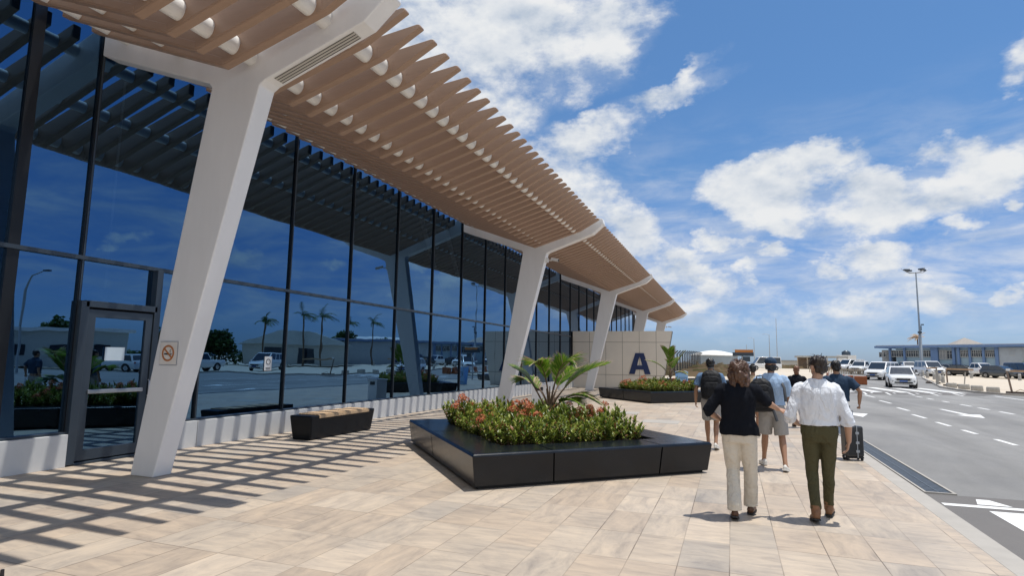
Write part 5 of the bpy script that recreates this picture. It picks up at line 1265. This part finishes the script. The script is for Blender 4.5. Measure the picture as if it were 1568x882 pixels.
win(0.15, .55, 3.0, 3.7, 1); win(.85, 1.25, 3.0, 3.7, 1)
# thatched or tiled little roof and pale shed roof beyond
rf = thing('pavilion', 'pointed tan pavilion roof rising behind the blue building', 'pavilion', (46.3, 150.6, 0)); 
mb = MB(); v = [(-3.0, -3.0, 6.0), (3.0, -3.0, 6.0), (3.0, 3.0, 6.0), (-3.0, 3.0, 6.0), (0, 0, 7.7)]; mb.add(v, [(0, 1, 4), (1, 2, 4), (2, 3, 4), (3, 0, 4), (3, 2, 1, 0)]).build('roof', mat('tan_roof', (.29, .27, .25), .8, var=.15, bump=.2), rf)
mb = MB(); [mb.box((a, b_, 3.0), (.2, .2, 6.0)) for a in (-2.6, 2.6) for b_ in (-2.6, 2.6)]; mb.box((0, 0, 2.6), (5.2, 5.2, 5.2)); mb.build('base', m_be, rf)
sh = thing('shed', 'long pale shed roof behind the right end of the blue building', 'shed', (50, 103.5, 0), math.atan2(bu.y, bu.x)); MB().prism([(-7, 0), (7, 0), (7, 4.6), (0, 5.7), (-7, 4.6)], -7, 7, 'yz').build('shell', mat('shed_white', (.62, .63, .64), .6), sh)
# tall palm-like crown peeping over the roof behind the lamp mast
def palmtree(name, label, loc, h, cr, n=14, seed=1, lean=(0, 0), wind=1.0, grp=None, tan=False):
    r = thing(name, label, 'palm tree', loc, 0, grp); rg = random.Random(seed)
    tx = Vector((lean[0], lean[1], h)); MB().tube([(0, 0, 0), Vector((lean[0] * .3, lean[1] * .3, h * .5)), tx], [.17, .12, .10], 8).build('trunk', m_stem, r)
    cm = MB()
    for k in range(n):
        a = 2 * PI * k / n + rg.uniform(-.2, .2); e = rg.uniform(0.15, 1.0); d = Vector((math.cos(a) * math.cos(e) - .45 * wind, math.sin(a) * math.cos(e), math.sin(e))).normalized()
        p = tx.copy(); L = cr * rg.uniform(.8, 1.1); pts = [p.copy()]
        for j in range(6): p = p + d * L / 6; d = (d + Vector((-.12 * wind, 0, -.28))).normalized(); pts.append(p.copy())
        for j in range(6):
            for q in range(3):
                pp = pts[j].lerp(pts[j + 1], q / 3); dd = (pts[j + 1] - pts[j]).normalized(); s_ = dd.cross(Vector((0, 0, 1))).normalized()
                for sg_ in (-1, 1):
                    l_ = cr * .30 * (1 - .6 * abs(j - 2) / 4); t_ = pp + (dd * .6 + s_ * sg_ - Vector((0, 0, .45))).normalized() * l_
                    wv = dd * .05; cm.add([pp - wv, pp + wv, t_], [(0, 1, 2)])
    cm.build('crown', m_dry if tan else (m_tree if grp else m_palm), r, fix=False); return r
palmtree('palm_tree', 'tan palm crown showing over the blue roof beside the lamp mast', (30.8, 122.5, .5), 6.0, 1.7, 16, 3, tan=True)
palmtree('palm_tree', 'bushy green tree tip at the far right edge in front of the blue building', (37.2, 97.0, .5), 2.2, 1.3, 10, 5)

# lamp mast
lm = thing('lamp_mast', 'tall grey floodlight mast with four lamp heads on curved arms', 'lamp mast', (25.4, 99.7, .5))
MB().tube([(0, 0, 0), (0, 0, 5.6), (0, 0, 5.62), (0, 0, 14.6)], [.22, .19, .13, .08], 14).build('pole', mat('galvanised', (.30, .34, .38), .5, .5), lm)
MB().box((0, 0, 5.9), (.42, .42, .30)).box((.35, -.1, 7.0), (.35, .2, .16)).box((.18, -.1, 6.5), (.1, .1, .7)).build('junction_box', alu_grey, lm)
for i, (a, L) in enumerate([(0.15, 2.0), (PI - .1, 2.0), (PI / 2 + .3, 1.7), (-PI / 2 + .3, 1.4)]):
    ca, sa = math.cos(a) * .938, math.cos(a) * .348; cb, sb = math.sin(a) * -.348, math.sin(a) * .938
    d = Vector((ca + cb, sa + sb, 0))
    MB().tube([(0, 0, 14.5), d * .6 * L + Vector((0, 0, 14.6)), d * L + Vector((0, 0, 15.1))], [.06, .05, .04], 8).build('arm', steel, lm)
    p = d * L * .62 + Vector((0, 0, 14.95)); MB().box(p, (.75, .42, .22), math.atan2(d.y, d.x)).build('lamp_head', alu_grey, lm, bevel=.03)

# ------------------------------------------------------------------ kerbside objects across the road
def stone(x, y, lab):
    s = MB().rings([(0, 0, 0, .34, .30), (0, 0, .02, .36, .32), (0, 0, .34, .35, .31), (0, 0, .38, .32, .28)], 20, 3.6).build('concrete_block', conc, None, (x, y, gz(x, y) - .03), rz=R(-14))
    return tag(s, lab, 'concrete block', 'low concrete blocks along the far kerb')
for (x, y), l in zip([(16.25, 56.35), (16.2, 53.49), (16.1, 50.69), (16.15, 48.09)], ['low concrete block nearest the leaning barricade, first of four along the far kerb', 'second of the four low concrete blocks counted from the approaching car', 'third of the four low concrete blocks counted from the approaching car', 'low concrete block beside the single leaning post at the far right']): stone(x, y, l)
bo = None
for i, (x, y) in enumerate([(22.6, 88.6), (21.9, 84.0), (21.3, 79.3), (20.2, 73.6), (19.3, 69.2), (34.5, 113.0), (30.8, 92.0 - 8), (37.0, 97 - 12)]):
    if i == 5: x, y = 27.5, 88.0
    lab = 'pale concrete bollard ' + ['leftmost of the row behind the white suv', 'second in the row behind the white suv', 'third in the row behind the white suv', 'fourth in the row, by the leaning barricade', 'fifth in the row, nearest the concrete blocks', 'standing alone in front of the white car', 'standing alone in front of the white double-cab pickup', 'standing at the far right below the dark blue people carrier'][i]
    if bo is None:
        bo = thing('bollard', lab, 'bollard', (x, y, gz(x, y)), 0, 'concrete bollards on the sand verge')
        MB().rings([(0, 0, 0, .17, .17), (0, 0, .7, .13, .13), (0, 0, .78, .10, .10)], 12).build('post', conc, bo); MB().rings([(0, 0, .60, .142, .142), (0, 0, .66, .138, .138)], 12).build('band', white_fl, bo)
    else: dup(bo, (x, y, gz(x, y)), 0, lab)
def barricade(x, y, rz, lab, lean=0.1, rail=2.6, L2=False):
    b_ = thing('barricade', lab, 'barricade', (x, y, gz(x, y) - .02), rz, 'makeshift kerbside barricades')
    MB().box((0.15, 0, .09), (1.15, .5, .12)).build('rubber_foot', mat('old_rubber', (.05, .035, .028), .9, bump=.4), b_, bevel=.03)
    MB().box((-0.1, 0, .80), (.11, .07, 1.5), M=Matrix.Rotation(-lean, 4, 'Y')).build('post', mat('weathered_post', (.20, .15, .12), .8), b_)
    MB().box((-.22, -.02, 1.52), (.22, .1, .14)).build('cap', white_fl, b_)
    MB().box((rail / 2 - .22, -.03, 1.45), (rail, .05, .14), M=Matrix.Rotation(R(1), 4, 'Y')).build('plank', mat('plank', (.40, .27, .17), .8, var=.2), b_)
    if L2: [q.build('prop', conc, b_) for q in (MB().box((1.0, .1, .7), (.08, .06, 1.3), M=Matrix.Rotation(.12, 4, 'Y')), MB().box((-.8, 0.2, .7), (.2, .1, 1.2)))]
    MB().tube([(0.05, .0, .14), (.3, .12, .3), (.55, .05, .2), (.75, 0, .1)], .02, 6).build('rope', mat('rope', (.3, .22, .14), .9), b_)
    return b_
barricade(16.75, 46.6, R(-20), 'leaning post on a black foot with a long plank rail, farthest right', .13, 2.9)
barricade(17.2, 60.2, R(-15), 'wooden plank barricade in a cluster of props beside the concrete blocks', .02, 1.9, True)
barricade(17.9, 66.5, R(165), 'small dark-footed barricade prop just left of the plank barricade', .05, .8)

# red-brown and white water-filled barrier, segments in a row
m_bro = mat('barrier_brown', (.30, .085, .025), .55, var=.12); m_bwh = mat('barrier_white', (.66, .65, .63), .55, var=.06)
prof = [(-.28, 0), (.28, 0), (.28, .15), (.15, .35), (.11, .72), (-.11, .72), (-.15, .35), (-.28, .15)]
A0 = Vector((9.72, 58.5)); A1 = Vector((9.25, 69.0)); nseg = 9; proto_b = {}
d = (A1 - A0); seg = d.length / nseg; ang = math.atan2(d.y, d.x)
for i in range(nseg):
    c = A0 + d * (i + .5) / nseg; br = i % 2 == 0
    lab = '%s barrier segment, number %s in the row from the near end by the road' % ('brown' if br else 'white', ['one', 'two', 'three', 'four', 'five', 'six', 'seven', 'eight', 'nine'][i])
    o = MB().prism(prof, -seg / 2 + .02, seg / 2 - .02, 'xz').build('road_barrier', m_bro if br else m_bwh, None, (c.x, c.y, gz(c.x, c.y) + .0), rz=ang - PI / 2, bevel=.03)
    tag(o, lab, 'road barrier', 'brown and white road barrier segments')
# end block facing the camera
o = MB().box((0, 0, .35), (.95, .6, .70)).build('road_barrier', m_bro, None, (10.25, 57.9, gz(10.3, 58)), rz=R(-10), bevel=.04); tag(o, 'brown barrier block closing the near end of the row, facing the camera', 'road barrier', 'brown and white road barrier segments')

# low beige post fence and shelter beyond
pf = thing('post_fence', 'low line of pale wooden posts in front of the far parked cars', 'fence')
for i in range(44):
    x, y = 10.6 + i * .17, 96.0 - i * .22
    MB().box((x, y, gz(x, y) + .38), (.10, .10, .80)).build('fence_post', mat('fence_tan', (.42, .35, .27), .8, var=.1), pf)
MB().box((10.6 + 3.65, 96 - 4.73, gz(14, 91) + .55), (.06, 12.0, .10), math.atan2(9.46, -7.3) - PI / 2).build('rail', MATS['fence_tan'], pf)
shl = thing('shelter', 'low open shelter with a flat grey-beige roof and timber walls beyond the pickups', 'shelter', (17.6, 140, .5), R(0))
MB().box((0, 0, 2.65), (9.5, 5, .35)).build('roof', mat('shelter_roof', (.42, .42, .40), .8), shl)
mb = MB(); mb.box((-1.6, 1.5, 1.25), (5.4, .15, 2.5)); mb.build('back_wall', mat('timber_wall', (.26, .19, .14), .85, var=.2), shl)
for i in range(6): MB().box((-4.6 + i * 1.84, -2.2, 1.25), (.16, .16, 2.5)).build('post', MATS['fence_tan'], shl)
cab = thing('cabin', 'tiny white cabin with a dark domed tank on top beyond the people carrier', 'cabin', (24.0, 150, .5)); MB().box((0, 0, 1.6), (3.4, 3, 3.2)).build('wall', white_fl, cab); MB().rings([(0, 0, 3.2, .9, .9), (0, 0, 3.9, .9, .9), (0, 0, 4.25, .3, .3)], 16).build('tank', alu_grey, cab)

# round tank building, sign pole, chain-link fence
tk = thing('round_store', 'large round grey store with a shallow white domed roof behind the fence', 'storage building', (-3.9, 149.6, .5)); m_tank = mat('tank_grey', (.30, .35, .39), .7, var=.08, vscale=.4)
MB().rings([(0, 0, -.6, 5.3, 5.3), (0, 0, 2.75, 5.3, 5.3)], 40).build('wall', m_tank, tk)
MB().rings([(0, 0, 2.7, 5.6, 5.6), (0, 0, 2.85, 5.6, 5.6), (0, 0, 3.4, 3.9, 3.9), (0, 0, 3.85, 1.8, 1.8), (0, 0, 4.0, .3, .3)], 40).build('roof', mat('roof_white', (.70, .69, .66), .6), tk)
sp = thing('height_sign', 'orange and dark overhead sign board on a slim pale pole beyond the woman in black', 'sign', (0.75, 43.3, 0), R(8))
MB().tube([(-0.05, 0, 0), (-0.05, 0, 2.3)], .05, 10).build('pole', mat('pole_pale', (.42, .45, .48), .5), sp)
MB().box((0, -.02, 2.25), (1.34, .12, .24)).build('dark_board', alu_grey, sp, bevel=.01); MB().box((0.06, -.02, 2.45), (1.16, .10, .20)).build('orange_board', mat('sign_orange', (.55, .20, .045), .5), sp, bevel=.01)
MB().box((0, -.02, 2.57), (1.34, .12, .04)).build('top_rail', white_fl, sp); MB().box((.22, .05, 1.93), (.42, .3, .34)).build('control_box', alu_grey, sp)
m_fp = mat('fence_post_dark', (.025, .027, .03), .8)
m_mesh = bpy.data.materials.new('wire_mesh'); m_mesh.use_nodes = True; nt = m_mesh.node_tree; N = NT(nt); b = nt.nodes['Principled BSDF']; b.inputs['Base Color'].default_value = (.12, .12, .12, 1)
g = N.n('ShaderNodeNewGeometry').outputs['Position']; s3 = N.n('ShaderNodeSeparateXYZ'); nt.links.new(g, s3.inputs[0])
dg = N.m('ADD', s3.outputs[1], s3.outputs[2]); dg2 = N.m('SUBTRACT', s3.outputs[1], s3.outputs[2])
w_ = N.m('MAXIMUM', N.m('GREATER_THAN', N.m('FRACT', N.m('MULTIPLY', dg, 9.0)), .80), N.m('GREATER_THAN', N.m('FRACT', N.m('MULTIPLY', dg2, 9.0)), .86))
t_ = N.n('ShaderNodeBsdfTransparent'); mx = N.n('ShaderNodeMixShader'); nt.links.new(w_, mx.inputs[0]); nt.links.new(t_.outputs[0], mx.inputs[1]); nt.links.new(b.outputs[0], mx.inputs[2]); nt.links.new(mx.outputs[0], nt.nodes['Material Output'].inputs[0])
cf = thing('security_fence', 'tall chain-link fence with dark posts cranked outward at the top, beyond the beige wall', 'fence')
F0 = Vector((-6.0, 64.6)); F1 = Vector((-5.3, 112))
nP = 15
for i in range(nP):
    p = F0.lerp(F1, i / (nP - 1)); z = gz(p.x, p.y)
    MB().tube([(p.x, p.y, z), (p.x, p.y, z + 2.35), (p.x + .42, p.y, z + 2.75)], .07, 8).build('post', m_fp, cf)
mb = MB()
for dz, dx in ((2.38, .03), (2.52, .17), (2.68, .34)): mb.tube([(F0.x + dx, F0.y, dz + gz(F0.x, F0.y)), (F0.lerp(F1, .4).x + dx, F0.lerp(F1, .4).y, dz + gz(-5.7, 84)), (F1.x + dx, F1.y, dz + .6)], .012, 4)
mb.build('barbed_wire', m_fp, cf)
MB().add([(F0.x, F0.y, gz(-6, 64) + .05), (F0.lerp(F1, .4).x, F0.lerp(F1, .4).y, .45), (F1.x, F1.y, .65), (F1.x, F1.y, 2.95), (F0.lerp(F1, .4).x, F0.lerp(F1, .4).y, 2.75), (F0.x, F0.y, gz(-6, 64) + 2.35)], [(0, 1, 4, 5), (1, 2, 3, 4)]).build('wire_mesh', m_mesh, cf)
# brown dry bushes behind the fence
def crown(mb, c, r, n, rg, size):
    for i in range(n):
        u = rg.uniform(-1, 1); a = rg.uniform(0, 2 * PI); q = math.sqrt(1 - u * u); rr = rg.uniform(.55, 1.0) * (0.8 + 0.35 * noise.noise(Vector((q * math.cos(a), q * math.sin(a), u)) * 1.8 + Vector(c)))
        p = Vector(c) + Vector((q * math.cos(a) * r[0], q * math.sin(a) * r[1], u * r[2])) * rr
        d = Vector((rg.uniform(-1, 1), rg.uniform(-1, 1), rg.uniform(-.6, 1))).normalized(); s_ = d.cross(Vector((rg.uniform(-1, 1), .3, 1))).normalized() * size * .5
        mb.add([p, p + d * size * .5 + s_, p + d * size, p + d * size * .5 - s_], [(0, 1, 2, 3)])
rg = random.Random(5)
for i, (x, y, h) in enumerate([(-7.5, 82, 1.5), (-6.8, 93, 1.3), (-6.2, 104, 1.7), (-8.5, 72, 1.1), (-4.5, 118, 1.2), (-2.0, 122, 1.1)]):
    b_ = thing('dry_bush', 'brown dry bush behind the chain-link fence', 'bush', (x, y, gz(x, y) - .05), 0, 'dry bushes behind the chain-link fence'); m1 = MB(); crown(m1, (0, 0, h * .5), (h * .9, h * .9, h * .6), 500, rg, .16); m1.build('foliage', m_bush, b_, fix=False)
    MB().tube([(0, 0, 0), (0.05, 0, h * .5), (.2, .1, h * .8)], [.05, .03, .01], 5).build('stems', m_stem, b_)
# long low scrub along the shore and far poles
mb = MB(); rg = random.Random(8)
for i in range(5200):
    x = rg.uniform(-60, 60); y = rg.uniform(135, 330)
    if i % 9 == 0: x = rg.uniform(-14, -1.0) ; y = rg.uniform(66, 150)
    p = Vector((x, y, gz(x, y) + .02)); h = rg.uniform(.2, .75); s_ = Vector((rg.uniform(.5, 1.4), rg.uniform(-.3, .3), 0)); mb.add([p - s_, p + s_, p + s_ * .5 + Vector((0, 0, h)), p - s_ * .6 + Vector((0, 0, h * .8))], [(0, 1, 2, 3)])
tag(mb.build('scrub', m_bush, fix=False), 'low brown scrub covering the flat land towards the sea', 'scrub', kind='stuff')
for i, (x, y, h, dbl) in enumerate([(4.0, 190, 14.5, 0), (4.6, 165, 8.5, 1), (1.8, 178, 8.0, 1), (-.2, 184, 6.5, 0)]):
    # faint distant poles
    px_ = [12.6, 9.2, 6.0, 4.2][i]
    p = thing('distant_pole', 'slim distant grey pole, %s of the four beyond the minibus' % ['rightmost and tallest', 'second from the right', 'third from the right', 'leftmost'][i], 'pole', (px_, y, .4), 0, 'distant poles beyond the minibus')
    MB().tube([(0, 0, 0), (0, 0, h)], [.13, .07], 8).build('pole', MATS['pole_pale'], p)
    if dbl: MB().tube([(0, 0, h), (-.8, 0, h + .2), (-1.6, 0, h + .1)], .05, 6).build('arm', MATS['pole_pale'], p)
# low far shed line
ls = thing('far_building', 'long low pale building on the horizon behind the reddish-haired person', 'building', (22, 205, .5)); MB().box((0, 0, 1.0), (26, 6, 1.9)).build('wall', m_be, ls); MB().box((0, 0, 2.05), (26.8, 6.8, .25)).build('roof', mat('far_roof', (.30, .31, .32), .8), ls)

# ------------------------------------------------------------------ across the road to the right (seen mirrored in the glass)
hs = thing('small_house', 'small white house with a shallow pale pitched roof, mirrored in the glass front', 'house', (47.5, 79.0, .3), R(-32))
MB().box((0, 0, 1.6), (15, 8, 3.2)).build('wall', mat('house_white', (.55, .54, .50), .8), hs)
MB().prism([(-8.2, 3.1), (8.2, 3.1), (2.0, 5.3), (-2.0, 5.3)], -4.8, 4.8, 'xz').build('roof', mat('house_roof', (.52, .56, .56), .6), hs)
for x in (-1.5, 3.2): MB().box((x, -4.02, 1.4), (2.6, .1, 2.4)).build('window', m_wg, hs)
lo = thing('roadside_block', 'low beige block with a flat white roof edge, mirrored in the left of the glass', 'building', (52, 42, .2), R(-70))
MB().box((0, 0, 1.9), (16, 7, 3.8)).build('wall', m_be, lo); MB().box((0, 0, 3.9), (17, 8, .35)).build('roof', white_fl, lo)
for i in range(4): MB().box((-5.5 + i * 3.6, -3.52, 1.7), (1.5, .1, 1.2)).build('window', m_wg, lo)
for i, (x, y, h, c) in enumerate([(37, 71, 7.2, 2.4), (34.5, 75, 7.8, 2.4), (33, 84, 6.8, 2.2), (30.5, 88, 7.2, 2.3), (41, 64, 6.0, 2.0)]):
    if 784 + 905 * ((.938 * x + .348 * y) / (-.348 * x + .938 * y)) < 1700: x += 9
    palmtree('palm_tree', 'wind-swept palm across the road, mirrored in the glass', (x, y, .2), h, c, 12, 20 + i, (rg.uniform(-.4, .4), 0), 1.2, 'wind-swept palms mirrored in the glass')
for i, (x, y, r_) in enumerate([(60, 66, 3.2), (55, 70, 2.6), (49, 92, 3.0), (44, 98, 2.4), (62, 52, 2.8), (58, 30, 2.5)]):
    t = thing('tree', 'round dark tree across the road, mirrored in the glass', 'tree', (x, y, .2), 0, 'round trees mirrored in the glass'); m1 = MB()
    for q in range(5): crown(m1, (rg.uniform(-.5, .5) * r_, rg.uniform(-.5, .5) * r_, r_ * 1.15 + rg.uniform(-.2, .4) * r_), (r_ * .75, r_ * .75, r_ * .6), 500, rg, .5)
    m1.build('crown', m_tree, t, fix=False); MB().tube([(0, 0, 0), (0, .1, r_)], [.25, .15], 8).build('trunk', m_stem, t)
for i in range(7):
    x, y = 30.5, 24 + i * 4.2
    s = MB().rings([(0, 0, 0, .50, .32), (0, 0, .36, .50, .32), (0, 0, .40, .47, .29)], 20, 3.2).build('concrete_block', conc, None, (x + 22, y + 14, .0)); tag(s, 'low concrete block across the road, mirrored in the glass', 'concrete block', 'low concrete blocks mirrored in the glass')
hg = thing('roadside_hedge', 'long dark hedge across the road, mirrored low in the glass', 'hedge', (56, 30, 0)); m1 = MB()
for q in range(26): crown(m1, (rg.uniform(-1, 1), q * 2.6 - 10, 1.2), (1.6, 2.2, 1.5), 130, rg, .5)
m1.build('foliage', m_tree, hg, fix=False)
for i, (x, y) in enumerate([(40, 52), (33, 30)]):
    sl = thing('street_lamp', 'curved-arm street lamp across the road, mirrored in the glass %s' % ('beyond the bench' if i == 0 else 'by the door'), 'street lamp', (x, y, 0)); MB().tube([(0, 0, 0), (0, 0, 6.5), (-.5, 0, 7.6), (-2.0, 0, 8.0)], [.10, .08, .06, .05], 8).build('pole', steel, sl); MB().box((-2.3, 0, 7.98), (.7, .25, .12)).build('lamp_head', alu_grey, sl)
print('objects', len(bpy.data.objects))
